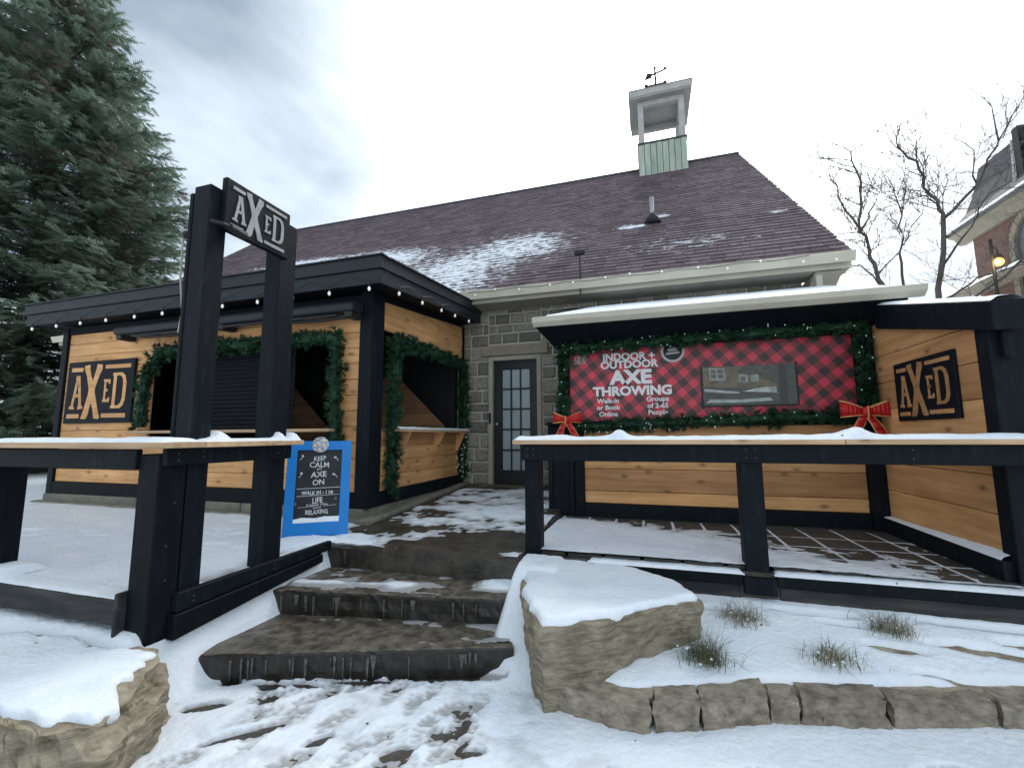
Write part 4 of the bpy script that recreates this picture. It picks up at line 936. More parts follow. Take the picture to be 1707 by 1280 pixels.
# ------------------------------------------------------------ entrance sign on two tall posts
ES = thing('entrance_sign', 'tall two-post black sign frame with AXED board at the top of the steps', 'sign', (-2.87, 2.5, .6))
box('post', 'black', ES, RX-.15, RX, 2.10, 2.235, .60, 3.335); box('batten', 'black', ES, RX-.185, RX-.152, 2.095, 2.215, .60, 3.29)
box('post', 'black', ES, RX-.15, RX, 2.715, 2.885, .60, 3.37)
bd = box('board', 'black', ES, RX+.003, RX+.05, 2.175, 2.75, 3.035, 3.42)
axed(ES, lambda u, v_, d: (RX+.05+d, 2.19+u, 3.04+v_), .545, .375, 'silver', -.002, .005)
lp = MB(); lp.tube([(RX+.02, 2.10, 3.06), (RX+.09, 2.14, 3.045), (RX+.10, 2.20, 3.04)], .014, 6); lp.tube([(RX+.10, 2.18, 3.04), (RX+.10, 2.30, 3.025)], [.026, .034], 9); lp.build('spot_lamp', 'cord', ES)
MB().tube([(RX-.19, 2.12, 2.99), (RX-.25, 2.12, 3.0), (RX-.25, 2.12, 2.97), (RX-.245, 2.12, 2.7), (RX-.2, 2.12, 2.45), (RX-.192, 2.10, 2.3)], .007, 6).build('cable', 'trim', ES)
MB().ball((RX-.215, 2.12, 3.0), .03).build('cable_hook', 'cord', ES)

# screw heads on the foreground timbers
scm = MB().tube([(0, 0, 0), (.003, 0, 0)], .006, 8).mesh('screw'); scm.materials.append(M['cup_dark'])
def screw(par, p, rz=0):
    o = link(bpy.data.objects.new('screw', scm)); place(o, par, p); o.rotation_euler.z = rz
for y, z in ((2.00, 1.46), (2.00, 1.50), (2.16, 1.475), (2.16, 1.51), (2.77, 1.475), (2.83, 1.505)): screw(LR, (RX+.045, y, z))
for y, z in ((2.16, .62), (2.16, .59), (2.78, .64), (2.78, .61), (3.3, .64)): screw(LR, (RX+.05, y, z))
for y, z in ((2.0, .95), (2.03, 1.2), (2.01, .75)): screw(LR, (RX, y, z))
# ------------------------------------------------------------ right railing
RR = thing('railing', 'long black railing with snowy pine shelf in front of the plaid booth', 'railing', (.8, 3.7, .5), 'snow-topped patio railings')
PY = 3.68
box('post', 'black', RR, -1.02, -.885, PY, PY+.135, .62, 1.42); box('post', 'black', RR, .645, .80, PY-.01, PY+.13, .50, 1.42)
box('top_beam', 'black', RR, -1.03, 3.3, PY-.045, PY-.005, 1.39, 1.525)
box('shelf', 'rail_wood', RR, -1.10, 1.3, PY-.10, PY+.18, 1.527, 1.562, .004); box('shelf', 'rail_wood', RR, 1.303, 3.3, PY-.10, PY+.18, 1.527, 1.562, .004)
snow_strip('snow', RR, -1.095, 3.3, PY-.085, PY+.17, 1.561, .034, seed=7, lumps=((-.72, .10, .012), (-.22, .06, .05), (1.42, .07, .04), (1.33, .14, .012)))
box('low_beam', 'black', RR, -.32, .62, PY-.06, PY+.06, .53, .60); box('low_beam', 'black', RR, .83, 3.3, PY-.06, PY+.06, .53, .605); box('beam_shoe', 'black', RR, .62, .83, PY-.07, PY+.05, .47, .585)
box('sleeper', 'worn_black', RR, -.2, .60, PY-.03, PY+.06, .38, .525); box('sleeper', 'worn_black', RR, .85, 3.3, PY-.03, PY+.06, .38, .525)
snow_strip('snow', RR, -.5, .63, PY-.055, PY+.10, .60, .02, seed=8); snow_strip('snow', RR, .82, 3.3, PY-.055, PY+.10, .605, .02, seed=9)

for x in (-.98, -.93, .69, .75, 1.7, 2.4):
    for z in (1.43, 1.49): screw(RR, (x, PY-.045, z), R(-90))
# ------------------------------------------------------------ throwing booth
T = thing('throwing_booth', 'lean-to booth with black frame, pine back panel and cream gutter', 'booth', (.6, 5.2, .63))
BY, BX0, BX1 = 5.40, -1.19, 2.25
z = .80
for i, hgt in enumerate((.14, .26, .25, .25)):
    plank(T, 'x', -.745, 2.12, BY+.02, z+.002, z+hgt-.002, .03, 'pine_dark' if i % 2 else 'pine'); z += hgt
box('base_trim', 'black', T, -.80, 2.12, BY-.02, BY+.05, .64, .798); box('frame_post', 'black', T, -.86, -.747, BY-.03, BY+.09, .64, 1.72); MB().box(-.85, 2.3, BY+.04, BY+.09, .64, 1.76).build('panel_backing', 'black', T)
box('frame_post', 'black', T, 2.122, BX1+.12, BY-.088, BY+.10, .64, 2.75)
pd = box('side_panel', 'black', T, -1.19, -.862, BY-.01, BY+.09, .64, 1.72)
fr_ = MB(); fr_.box(-1.185, -1.13, BY-.035, BY-.01, .66, 1.70).box(-.925, -.87, BY-.035, BY-.01, .66, 1.70).box(-1.13, -.925, BY-.035, BY-.01, .66, .78).box(-1.13, -.925, BY-.035, BY-.01, 1.58, 1.70); fr_.build('panel_frame', 'black', T, bevel=.006)
box('ledge', 'black', T, -1.2, 2.12, BY-.06, BY+.09, 1.722, 1.765)
bkw = MB().box(-1.02, 2.122, BY+.03, BY+.09, 1.765, 2.95).build('back_board', 'black', T)
MB().prism([(BY+.092, .64), (6.98, .64), (6.98, 3.60), (BY+.092, 3.05)], lambda u, v_, d: (d, u, v_), -1.0, -1.06).build('side_wall', 'black', T)
# roof with hip at the right-hand end, gutter, coved soffit
GY, GZ, BZ = 5.0, 2.985, 3.66
ro = MB(); ro.hexa([(-1.20, GY, GZ-.03), (2.52, GY, GZ-.03), (2.18, 6.98, BZ-.03), (-1.24, 6.98, BZ-.03)], [(-1.20, GY, GZ), (2.52, GY, GZ), (2.18, 6.98, BZ), (-1.24, 6.98, BZ)]); ro.build('roof', 'slate', T)
mb = MB(); n = 70; K2 = 8; rows = []
for i in range(n+1):
    x = -1.12+3.56*i/n; rows.append(len(mb.v)); y1 = 6.75+.12*fbm(x, 0, 2.5, 3)-(sst(-.55, -1.12, x)*1.5); xe = (x+1.12)/3.56
    for k in range(K2+1):
        t = k/K2; y = GY+.035+(y1-GY-.035)*t; xx = x-(.30*(y-GY)/1.98)*xe; f = (1-abs(2*t-1)**6); mb.v.append((xx, y, GZ+(BZ-GZ)*(y-GY)/1.98+.002+.032*f*(1+.3*fbm(x, y, 4, 1))))
for a, b in zip(rows, rows[1:]):
    for k in range(K2): mb.f.append((a+k, b+k, b+k+1, a+k+1))
mb.at['thin'] = [0.]*len(mb.v); mb.build('roof_snow', 'snow', T, smooth=True)
gt = MB(); gt.prism([(.03, 0), (.03, -.085), (-.03, -.095), (-.085, -.05), (-.105, .005), (-.09, .005), (-.07, -.04), (-.025, -.075), (.018, -.07), (.018, 0)], lambda u, v_, d: (d, GY+u, GZ-.005+v_), -1.255, 2.55); gt.build('gutter', 'cream', T)
snow_strip('gutter_snow', T, -1.2, 2.5, GY-.085, GY-.055, GZ-.002, .010, seed=31, res=.03)
MB().hexa([(-1.23, GY+.031, 2.88), (2.45, GY+.031, 2.88), (2.25, BY+.03, 2.63), (-1.02, BY+.03, 2.63)], [(-1.23, GY+.031, 2.95), (2.45, GY+.031, 2.95), (2.25, BY+.03, 2.95), (-1.02, BY+.03, 2.95)]).build('soffit', 'black', T)
# right-hand wing wall
VX = 2.25; tz_ = lambda y: 2.33+(y-3.70)*.245
yy0, yy1 = 3.80, 5.31; z = .79; i = 0
while z < 2.75:
    z1 = z+.262
    def top_(y): return max(z, min(z1, min(tz_(y), 2.70)))
    if tz_(yy1) > z+.01:
        ya = yy0
        if tz_(yy0) < z: ya = 3.70+(z-2.33)/.245
        yk = [ya+(yy1-ya)*q/4 for q in range(5)]; poly = [(ya, z+.002), (yy1, z+.002)]+[(q, max(z+.003, top_(q)-.002)) for q in yk[::-1]]
        pl_ = []
        for q in poly:
            if not pl_ or (abs(q[0]-pl_[-1][0])+abs(q[1]-pl_[-1][1])) > 1e-4: pl_.append(q)
        plank(T, 'y', ya, yy1, VX+.015, z, z1, .03, 'pine_dark' if i % 3 else 'pine', poly=[(q[0], q[1]-0) for q in pl_])
    z = z1; i += 1
box('wing_core', 'black', T, VX+.035, VX+.10, 3.8, 5.3, .64, 2.30)
MB().prism([(3.70, 2.10), (5.32, 2.5), (5.32, 2.74), (3.70, 2.30)], lambda u, v_, d: (d, u, v_), VX+.10, VX+.04).build('wing_backing', 'black', T)
tr = MB(); tr.hexa([(VX-.05, 3.62, 2.27), (VX+.14, 3.62, 2.27), (VX+.14, 5.12, 2.63), (VX-.05, 5.12, 2.63)], [(VX-.05, 3.62, 2.47), (VX+.14, 3.62, 2.47), (VX+.14, 5.12, 2.87), (VX-.05, 5.12, 2.87)]); tr.build('raking_trim', 'black', T, bevel=.006)
mb = MB(); n = 40; rows = []
for i in range(n+1):
    y = 3.62+1.45*i/n; rows.append(len(mb.v))
    for k in range(6):
        t = k/5; mb.v.append((VX-.045+.18*t, y, 2.471+.4*(y-3.62)/1.5+.028*(1-abs(2*t-1)**4)*(1+.3*fbm(y, 0, 5, 2))))
for a, b in zip(rows, rows[1:]):
    for k in range(5): mb.f.append((a+k, a+k+1, b+k+1, b+k))
mb.at['thin'] = [0.]*len(mb.v); mb.build('trim_snow', 'snow', T, smooth=True)
MB().box(VX-.012, 3.0, 3.74, 3.87, .5, 2.46).build('front_pillar', 'black', T, bevel=.006)
snow_strip('pillar_snow', T, VX+.15, 3.0, 3.74, 3.87, 2.46, .03, seed=44)
MB().hexa([(VX-.07, 3.78, .62), (VX+.0, 3.78, .62), (VX+.0, 5.32, .64), (VX-.07, 5.32, .64)], [(VX-.07, 3.78, .77), (VX+.0, 3.78, .77), (VX+.0, 5.32, .785), (VX-.07, 5.32, .785)]).build('base_trim', 'black', T, bevel=.004)
mb = MB(); n = 40; rows = []
for i in range(n+1):
    y = 3.80+1.5*i/n; rows.append(len(mb.v)); hh = .012+.03*sst(5.2, 3.8, y)
    for k in range(5): t = k/4; mb.v.append((VX-.064+.063*t, y, .771+.01*(y-3.8)+hh*(.25+.75*t if k else 0)*(1+.2*fbm(y, k, 8, 1))))
for a, b in zip(rows, rows[1:]):
    for k in range(4): mb.f.append((a+k, a+k+1, b+k+1, b+k))
mb.at['thin'] = [0.]*len(mb.v); mb.build('ledge_snow', 'snow', T, smooth=True)

# ------------------------------------------------------------ plaid banner
BN = thing('banner', 'red and black plaid banner advertising indoor and outdoor axe throwing', 'banner', (.6, 5.39, 1.76))
MB().box(-.90, 2.10, BY+.005, BY+.025, 1.768, 2.655).build('sheet', 'plaid', BN, org=(.6, BY, 1.768))
fb = BY+.005
def T2(s, cx, z, size, m='white', bold=.0, sx=1., space=1.): text(BN, s, size, m, lambda u, v_, d: (cx+u, fb-d, z+v_), bold*size, .003, sx=sx, space=space)
T2('INDOOR +', -.185, 2.50, .125, 'white', .034, 1.0); T2('OUTDOOR', -.185, 2.405, .125, 'white', .034, 1.04)
T2('AXE', -.165, 2.215, .225, 'white', .05, 1.12); T2('THROWING', -.16, 2.075, .15, 'white', .045, 1.09)
for s, z in (('Walk-in', 1.985), ('or Book', 1.905), ('Online', 1.825)): T2(s, -.44, z, .078, 'white', .025, 1.05)
for s, z in (('Groups', 1.995), ('of 2-65', 1.915), ('People', 1.838)): T2(s, .13, z, .078, 'white', .025, 1.05)
# round club badge
bg_ = MB(); cxb, czb = .32, 2.575; N_ = 36
for i in range(N_):
    a, b = 2*math.pi*i/N_, 2*math.pi*(i+1)/N_
    bg_.quad(*[(cxb+r_*math.cos(t), fb-.004, czb+r_*math.sin(t)) for r_, t in ((.105, a), (.132, a), (.132, b), (.105, b))])
bg_.build('badge_ring', 'white_dim', BN)
MB().quad(*[(cxb+.104*math.cos(2*math.pi*i/N_), fb-.003, czb+.104*math.sin(2*math.pi*i/N_)) for i in range(N_)]).build('badge_disc', 'chalk', BN)
em = MB(); em.quad(*[(cxb+u, fb-.006, czb+v_) for u, v_ in ((-.055, .0), (.055, .0), (.05, .035), (.032, .025), (.03, .06), (.012, .042), (0, .075), (-.012, .042), (-.03, .06), (-.032, .025), (-.05, .035))])
em.quad(*[(cxb+u, fb-.006, czb+v_) for u, v_ in ((-.075, -.04), (.075, -.028), (.072, -.008), (-.072, -.018))]); em.build('badge_emblem', 'white_dim', BN)
axed(BN, lambda u, v_, d: (-.855+u, fb-d, 2.47+v_), .175, .125, 'white_dim', .001, .004)
# viewing window let into the sheet; street reflection painted on as flat coloured shapes
wp = MB().box(.625, 1.56, fb-.012, fb-.002, 1.925, 2.365).build('reflection_panel', mat('reflection_ground', (.030, .036, .032), (.065, .070, .062), scale=9, rough=.25, stretch=(1, 1, 5)), BN)
def pp(name, col, polys, o, c2=None, sc_=12):
    m_ = mat('pic_'+name, col, c2 or col, scale=sc_, rough=.25)
    for p in polys: MB().quad(*[(x, fb-.012-o, z) for x, z in p]).build(name, m_, wp)
pp('reflected_house', (.15, .125, .08), [[(.635, 2.14), (1.38, 2.09), (1.38, 2.26), (1.05, 2.36), (.635, 2.36)]], .002, (.075, .065, .045))
pp('reflected_tree', (.025, .032, .024), [[(1.0, 2.29), (1.38, 2.16), (1.38, 2.36), (1.06, 2.36)]], .003, (.085, .085, .07), 30)
pp('reflected_window', (.30, .30, .27), [[(.70, 2.21), (.87, 2.20), (.86, 2.345), (.695, 2.35)], [(1.0, 2.18), (1.09, 2.175), (1.09, 2.26), (1.0, 2.265)], [(1.12, 2.18), (1.20, 2.18), (1.20, 2.26), (1.12, 2.26)]], .004, (.18, .18, .16))
pp('reflected_pane', (.09, .09, .08), [[(.72, 2.235), (.77, 2.233), (.768, 2.275), (.72, 2.278)], [(.79, 2.232), (.845, 2.23), (.842, 2.272), (.788, 2.274)], [(.718, 2.292), (.768, 2.29), (.766, 2.33), (.716, 2.332)], [(.786, 2.288), (.842, 2.286), (.838, 2.328), (.784, 2.33)], [(1.02, 2.19), (1.07, 2.19), (1.07, 2.24), (1.02, 2.24)]], .0055)
pp('reflected_snow', (.20, .23, .22), [[(.64, 2.085), (.85, 2.06), (1.0, 2.055), (1.0, 2.07), (.80, 2.095), (.64, 2.115)], [(1.03, 2.075), (1.37, 2.05), (1.36, 2.12), (1.2, 2.11)]], .003, (.5, .52, .5))
pp('reflected_kerb', (.22, .27, .26), [[(.65, 1.955), (1.0, 1.95), (1.33, 1.965), (1.3, 2.0), (1.0, 1.985), (.7, 1.995)]], .003, (.4, .45, .44))
pp('reflected_post', (.018, .022, .028), [[(1.40, 1.935), (1.47, 1.935), (1.47, 2.36), (1.40, 2.36)]], .004)
# window edge trim
we = MB(); we.box(.61, .625, fb-.016, fb, 1.91, 2.38).box(1.56, 1.575, fb-.016, fb, 1.91, 2.38).box(.625, 1.56, fb-.016, fb, 1.91, 1.925); we.build('panel_edge', 'cord', BN)

gy2 = BY-.10
garland('lit evergreen garland framing the plaid banner inside the booth', [(-.97, gy2, 1.74), (-.97, gy2, 2.66), (2.15, gy2-.02, 2.72), (2.15, gy2, 1.80), (-.9, gy2, 1.695)], r=.085, dens=170, seed=6, lights=9)

# AXED board on the wing wall
s2 = thing('wall_sign', 'black square AXED board on the pine wing wall at the right', 'sign', (VX, 4.4, 1.70), 'AXED wall boards')
MB().box(VX-.025, VX-.0005, 4.09, 4.93, 1.712, 2.235).build('board', 'black', s2, bevel=.004)
axed(s2, lambda u, v_, d: (VX-.025-d, 4.93-u, 1.712+v_), .84, .523, 'pine_dark', -.002, .004)

# ------------------------------------------------------------ red bows
def bow(loc, label, sc_, seed):
    t = thing('bow', label, 'bow', loc, 'red Christmas bows'); x, y, z = loc; r = random.Random(seed)
    def ribbon(name, path, w0, w1, cross):
        """a strip of ribbon with gold edges following path; cross = width direction"""
        mb = MB(); eg = MB(); n = len(path); L_ = []; Rr = []
        for i, p in enumerate(path):
            f = i/(n-1); wd = w0+(w1-w0)*f; c = Vector(cross); p = Vector(p); L_.append(p-c*wd/2); Rr.append(p+c*wd/2)
        for i in range(n-1):
            mb.quad(L_[i], Rr[i], Rr[i+1], L_[i+1])
        o = mb.build(name, 'red', t, smooth=True); s = o.modifiers.new('solid', 'SOLIDIFY'); s.thickness = .006
        for side in (L_, Rr): eg.tube(side, .0065*sc_, 5)
        eg.build('gold_edge', 'gold', o)
    for s in (-1, 1):
        pa = []
        for i in range(15):
            a = math.pi*2*i/14; rx = .105*sc_; pa.append((x+s*(rx-rx*math.cos(a)), y-.045+.05*sc_*math.sin(a)*.9, z+.022*math.sin(a*.5)*sc_+s*0))
        ribbon('loop', pa, .055*sc_, .055*sc_, (.0, -.25, 1)) if False else None
        pa = []
        for i in range(17):
            a = -math.pi*.5+2*math.pi*i/16; u = .5+.5*math.sin(a); pa.append((x+s*(.015+.175*sc_*u), y-.05-.05*sc_*math.cos(a), z+.015*sc_+.03*sc_*u))
        mb = MB(); eg = MB(); L_, R_ = [], []
        for i, p in enumerate(pa):
            u = abs(p[0]-x)/(.19*sc_); hw = (.028+.058*u)*sc_; L_.append((p[0], p[1], p[2]-hw*.9)); R_.append((p[0], p[1], p[2]+hw*.8))
        for i in range(len(pa)-1): mb.quad(L_[i], R_[i], R_[i+1], L_[i+1])
        o = mb.build('loop', 'red', t, smooth=True); sd = o.modifiers.new('solid', 'SOLIDIFY'); sd.thickness = .006
        eg.tube(R_, .006*sc_, 5).tube(L_, .005*sc_, 5); eg.tube([(p[0], p[1]-.008, p[2]) for p in pa[8:]], .004, 5); eg.build('gold_edge', 'gold', o)
        ribbon('tail', [(x+s*.01*sc_, y-.06, z-.01), (x+s*.05*sc_, y-.085, z-.08*sc_), (x+s*.085*sc_, y-.08, z-.15*sc_), (x+s*.13*sc_, y-.07, z-.25*sc_)], .055*sc_, .085*sc_, (1, .1, 0))
    k = MB().ball((x, y-.075, z+.01), .038*sc_, rz=1.35, nu=10, nv=8); k.build('knot', 'red', t, smooth=True)
    kg = MB().tube([(x-.012, y-.118*sc_-.01, z-.045*sc_), (x-.010, y-.128*sc_, z+.01), (x-.012, y-.118*sc_-.01, z+.06*sc_)], .006, 5); kg.build('gold_edge', 'gold', t)
bow((-.91, 5.24, 1.775), 'red gold-edged bow at the lower left corner of the plaid banner', .88, 1)
bow((2.06, 5.20, 1.80), 'larger red gold-edged bow at the lower right corner of the plaid banner', 1.12, 2)

# ------------------------------------------------------------ chalkboard
CB = thing('chalkboard', 'blue-framed chalk A-board reading keep calm and axe on', 'chalkboard', (-3.11, 3.63, .64))
ca, cb2 = Vector((-3.365, 3.47, .645)), Vector((-2.875, 3.80, .66)); cu_ = (cb2-ca); cu_.z = 0; CW = cu_.length; cu_.normalize(); cn = Vector((cu_.y, -cu_.x, 0)); lean = .13
def cfn(u, v_, d):
    q = ca+cu_*u-cn*(v_*lean)+cn*d; return (q.x, q.y, ca.z+v_)
CH = .91; fw = .088
def cbox(name, m, u0, u1, v0, v1, d0, d1, parent=CB): return MB().prism([(u0, v0), (u1, v0), (u1, v1), (u0, v1)], cfn, d0, d1).build(name, m, parent)
fr2 = cbox('frame', 'blue', 0, fw, 0, CH, -.02, .012); cbox('frame', 'blue', CW-fw, CW, 0, CH, -.02, .012); cbox('frame', 'blue', fw, CW-fw, CH-fw, CH, -.02, .0115); cbox('frame', 'blue', fw, CW-fw, 0, .13, -.02, .0115)
cbox('slate', 'chalk', fw, CW-fw, .13, CH-fw, -.014, -.004)
for u in (.03, CW-.06):   # rear legs of the A
    p0 = Vector(cfn(u, CH-.06, -.03)); p1 = ca+cu_*u-cn*.42; MB().tube([p0, (p1.x, p1.y, .66)], .018, 6).build('rear_leg', 'blue', CB)
mz = MB()
for i in range(24):
    a, b = 2*math.pi*i/24, 2*math.pi*(i+1)/24
    mz.quad(cfn(CW*.5, .875, .022), cfn(CW*.5+.078*math.cos(a), .875+.078*math.sin(a), .018), cfn(CW*.5+.078*math.cos(b), .875+.078*math.sin(b), .018))
    mz.quad(cfn(CW*.5+.078*math.cos(a), .875+.078*math.sin(a), .018), cfn(CW*.5+.078*math.cos(a), .875+.078*math.sin(a), .0), cfn(CW*.5+.078*math.cos(b), .875+.078*math.sin(b), .0), cfn(CW*.5+.078*math.cos(b), .875+.078*math.sin(b), .018))
mz.build('medallion', mat('medallion', (.26, .27, .29), (.68, .69, .70), scale=42, detail=6, rough=.6, contrast=(.42, .6)), CB)
sb = MB(); n = 30; rows = []
for i in range(n+1):
    u = fw+(CW-2*fw)*i/n; hh = .034+.014*fbm(u, 0, 9, 3)+.012*(i/n); rows.append(len(sb.v))
    for d, v_ in ((.012, .128), (.013, .128+hh*.5), (.004, .128+hh), (-.0035, .13+hh*1.02)): sb.v.append(cfn(u, v_, d))
for a, b in zip(rows, rows[1:]):
    for k in range(3): sb.f.append((a+k, b+k, b+k+1, a+k+1))
sb.at['thin'] = [0.]*len(sb.v); sb.build('snow', 'snow', CB, smooth=True)
rtxt = random.Random(2)
def ctext(s, v_, size, sx=1., bold=.01, rot=0., du=0.):
    c, s_ = math.cos(rot), math.sin(rot)
    text(CB, s, size, 'chalk_white', lambda u, w_, d: cfn(CW*.5+du+u*c-w_*s_+.002*math.sin(w_*60+u*20), v_+w_*c+u*s_+.003*math.sin(u*45), -.004+d*.6), bold*size, .003, sx=sx)
ctext('KEEP', .715, .066, .80, .012, .02); ctext('CALM', .650, .074, .95, .012, -.02); ctext('and', .625, .032, 1, .01); ctext('AXE', .555, .076, 1.0, .02, .02); ctext('ON', .480, .074, .95, .012)
ctext('WALK IN - 1 Hr', .388, .050, .84, .03, .02); ctext('LIFE', .305, .078, .72, .015, .03); ctext('is better when', .282, .030, 1.1, .012, .04); ctext('you\'re', .257, .028, 1, .012, .05); ctext('RELAXING', .203, .058, .76, .02, .03)
cl = MB()
for u0, u1, v0, v1 in ((.10, .50, .442, .447), (.10, .49, .372, .376), (.12, .26, .266, .269), (.35, .47, .275, .278)):
    cl.quad(cfn(u0, v0, -.0025), cfn(u1, v0+.008, -.0025), cfn(u1, v1+.008, -.0025), cfn(u0, v1, -.0025))
cl.build('chalk_rule', 'chalk_white', CB)
for u, v_, a in ((.13, .745, .8), (.455, .735, 2.1), (.13, .575, .9), (.45, .57, 2.2), (.10, .30, 1), (.46, .34, .6)):
    c, s_ = math.cos(a), math.sin(a); ax_ = MB(); k = .8 if v_ > .4 else .35
    def q(x_, y_): return cfn(u+(x_*c-y_*s_)*k, v_+(x_*s_+y_*c)*k, -.0025)
    ax_.quad(q(-.035, -.003), q(.03, -.003), q(.03, .003), q(-.035, .003)); ax_.quad(q(.012, .004), q(.032, .004), q(.036, .024), q(.010, .022)); ax_.build('chalk_axe', 'chalk_white', CB)

# ------------------------------------------------------------ spruce tree
def spruce(loc, label, Ht, Rm, seed):
    t = thing('spruce_tree', label, 'tree', loc); r = random.Random(seed); x0, y0, z0 = loc
    MB().tube([(x0+.1*math.sin(i), y0, z0+Ht*i/12) for i in range(13)], [.42*(1-i/12.4)+.02 for i in range(13)], 9).build('trunk', 'bark', t, smooth=True)
    mb = MB(); tip = []; bb = MB()
    def spray(p, d, ln, brown):
        s = d.cross(Vector((0, 0, 1)))
        if s.length < .05: s = Vector((1, 0, 0))
        s.normalize(); s = (s+Vector((0, 0, r.gauss(0, .5)))).normalized(); n0 = len(mb.v)
        for k in range(5):
            q = p+d*ln*k/5
            for sg in (-1, 1):
                e = q+(d*.65+s*sg*.75+Vector((0, 0, r.uniform(-.35, .12)))).normalized()*ln*(.52-.05*k); o = d*.028
                mb.quad(q-o, q+o, e)
        o = s*.030; mb.quad(p-o, p+o, p+d*ln*1.2)
        tip.extend([brown]*(len(mb.v)-n0))
    z = .5; whorl = 0
    while z < Ht-.4:
        f = z/Ht; rad = Rm*min(1, (1-f)*1.3)*(.9 if z < 2 else 1); nb_ = max(5, int(16*(1-f)+5)); whorl += 1
        for k in range(nb_):
            a = whorl*.9+2*math.pi*k/nb_+r.uniform(-.25, .25); ln = rad*r.uniform(.72, 1.10); zz_ = z+r.uniform(-.25, .25)
            # skip the far side, out of sight behind the trunk
            toc = Vector((-x0, -y0, 0)).normalized(); dd = Vector((math.cos(a), math.sin(a), 0))
            if dd.dot(toc) < -.55: continue
            droop = .20-.55*f; pth = []
            ns = max(3, int(ln/.6))
            for i in range(ns+1):
                s = i/ns; pth.append(Vector((x0, y0, z0+zz_))+dd*ln*s+Vector((0, 0, -droop*ln*s*.7+.14*ln*s*s-.02*ln*math.sin(s*6+k))))
            bb.tube(pth, [.05*(1-.8*i/ns)*(1-.5*f) for i in range(ns+1)], 4, cap=False)
            brown0 = .75 if r.random() < .10 else 0
            m_ = int(ln*13)+3
            for i in range(m_):
                s = .22+.78*(i+r.random())/m_; q = pth[0].lerp(pth[-1], 0); ii = min(ns-1, int(s*ns)); q = pth[ii].lerp(pth[ii+1], s*ns-ii)
                sd = dd.cross(Vector((0, 0, 1)))*(1 if i % 2 else -1); sub = (dd*r.uniform(.35, .9)+sd*r.uniform(.2, 1)+Vector((0, 0, r.uniform(-.42, .12)))).normalized()
                sl2 = (.30+.55*(1-s))*min(1, ln/2.5)*r.uniform(.7, 1.2); st = max(1, int(sl2/.22))
                br2 = brown0 if brown0 else (.6 if r.random() < .035 else 0)
                for j in range(st+1): spray(q+sub*sl2*j/(st+.001)+Vector((0, 0, -.10*sl2*j/(st+.001))), (sub+Vector((r.gauss(0, .25), r.gauss(0, .25), r.gauss(0, .2)))).normalized(), r.uniform(.28, .42), br2)
        z += .36+.10*r.random()
    props(bb.build('branches', 'bark', t), kind='stuff')
    mb.at['tip'] = tip; mb.build('crown', 'needle', t)
spruce((-19.7, 9.0, .55), 'tall dark green spruce rising behind the left end of the kiosk', 21.0, 5.3, 5)

# ------------------------------------------------------------ bare trees
def bare(label, base, limbs, seed, rad):
    """limbs: list of (points, start radius); twigs grow along every limb"""
    t = thing('bare_tree', label, 'tree', base, 'leafless trees behind the booth'); r = random.Random(seed); tw = MB(); tk = MB()
    def twig(p, d, ln, rd, lv):
        n = 4; pts = [p]; q = p; dd = d.copy()
        for i in range(n):
            dd = (dd+Vector((r.gauss(0, .16), r.gauss(0, .22), r.gauss(.06, .14)))).normalized(); q = q+dd*ln/n; pts.append(q)
        tw.tube(pts, [rd*(1-.75*i/n) for i in range(n+1)], 4, cap=False)
        if lv > 0:
            for i in range(1, n+1):
                for _ in range(2 if lv > 1 else 1):
                    if r.random() < .85:
                        s = Vector((r.gauss(0, 1), r.gauss(0, .8), r.gauss(.35, .7))).normalized(); twig(pts[i], (dd*.8+s*.85).normalized(), ln*r.uniform(.4, .65), rd*.55, lv-1)
    for k, (pts, r0) in enumerate(limbs):
        pts = [Vector(p) for p in pts]; fine = []
        for a, b in zip(pts, pts[1:]):
            for i in range(4): fine.append(a.lerp(b, i/4)+Vector((r.gauss(0, .018), r.gauss(0, .05), 0)))
        fine.append(pts[-1]); n = len(fine)-1
        tk.tube(fine, [r0*.62*(1-.75*i/n) for i in range(n+1)], 6)
        for i in range(2 if k else n//2, n+1):
            for _ in range(2):
                if fine[i].z < 4.3 or r.random() < .25: continue
                d = (fine[i]-fine[i-1]).normalized(); s = Vector((r.gauss(0, 1), r.gauss(0, .9), r.gauss(.3, .6))).normalized(); twig(fine[i], (d*.5+s).normalized(), r.uniform(.5, 1.2), r0*.09+.004, 2)
    tk.build('trunk', 'twig', t, smooth=True); tw.build('twigs', 'twig', t)
bare('bare grey tree with a forked trunk nearest the gable', (5.9, 12, .6), [([(5.75, 12, .6), (5.5, 12, 3.5), (5.39, 12, 5.0), (5.195, 12, 5.73), (5.10, 12, 6.41), (5.2, 12.1, 7.69), (5.12, 12.2, 8.57)], .10), ([(5.1, 12, 6.41), (4.63, 11.8, 7.02), (4.42, 11.7, 7.84)], .05), ([(5.1, 12, 6.41), (5.55, 12.3, 7.17), (5.75, 12.4, 7.62)], .04), ([(5.39, 12, 5.0), (4.9, 11.8, 5.5), (4.4, 11.6, 5.6)], .035), ([(5.3, 12, 5.3), (5.9, 12.3, 5.9), (6.1, 12.4, 6.2)], .03)], 3, .1)
bare('slender bare sapling between the two larger leafless trees', (6.2, 13, .6), [([(6.15, 13, .6), (6.25, 13, 5.24), (6.32, 13, 6.46), (6.37, 13, 7.25), (6.28, 13, 7.9)], .06), ([(6.32, 13, 6.3), (6.7, 13, 7.0), (6.75, 13, 7.6)], .03)], 4, .06)
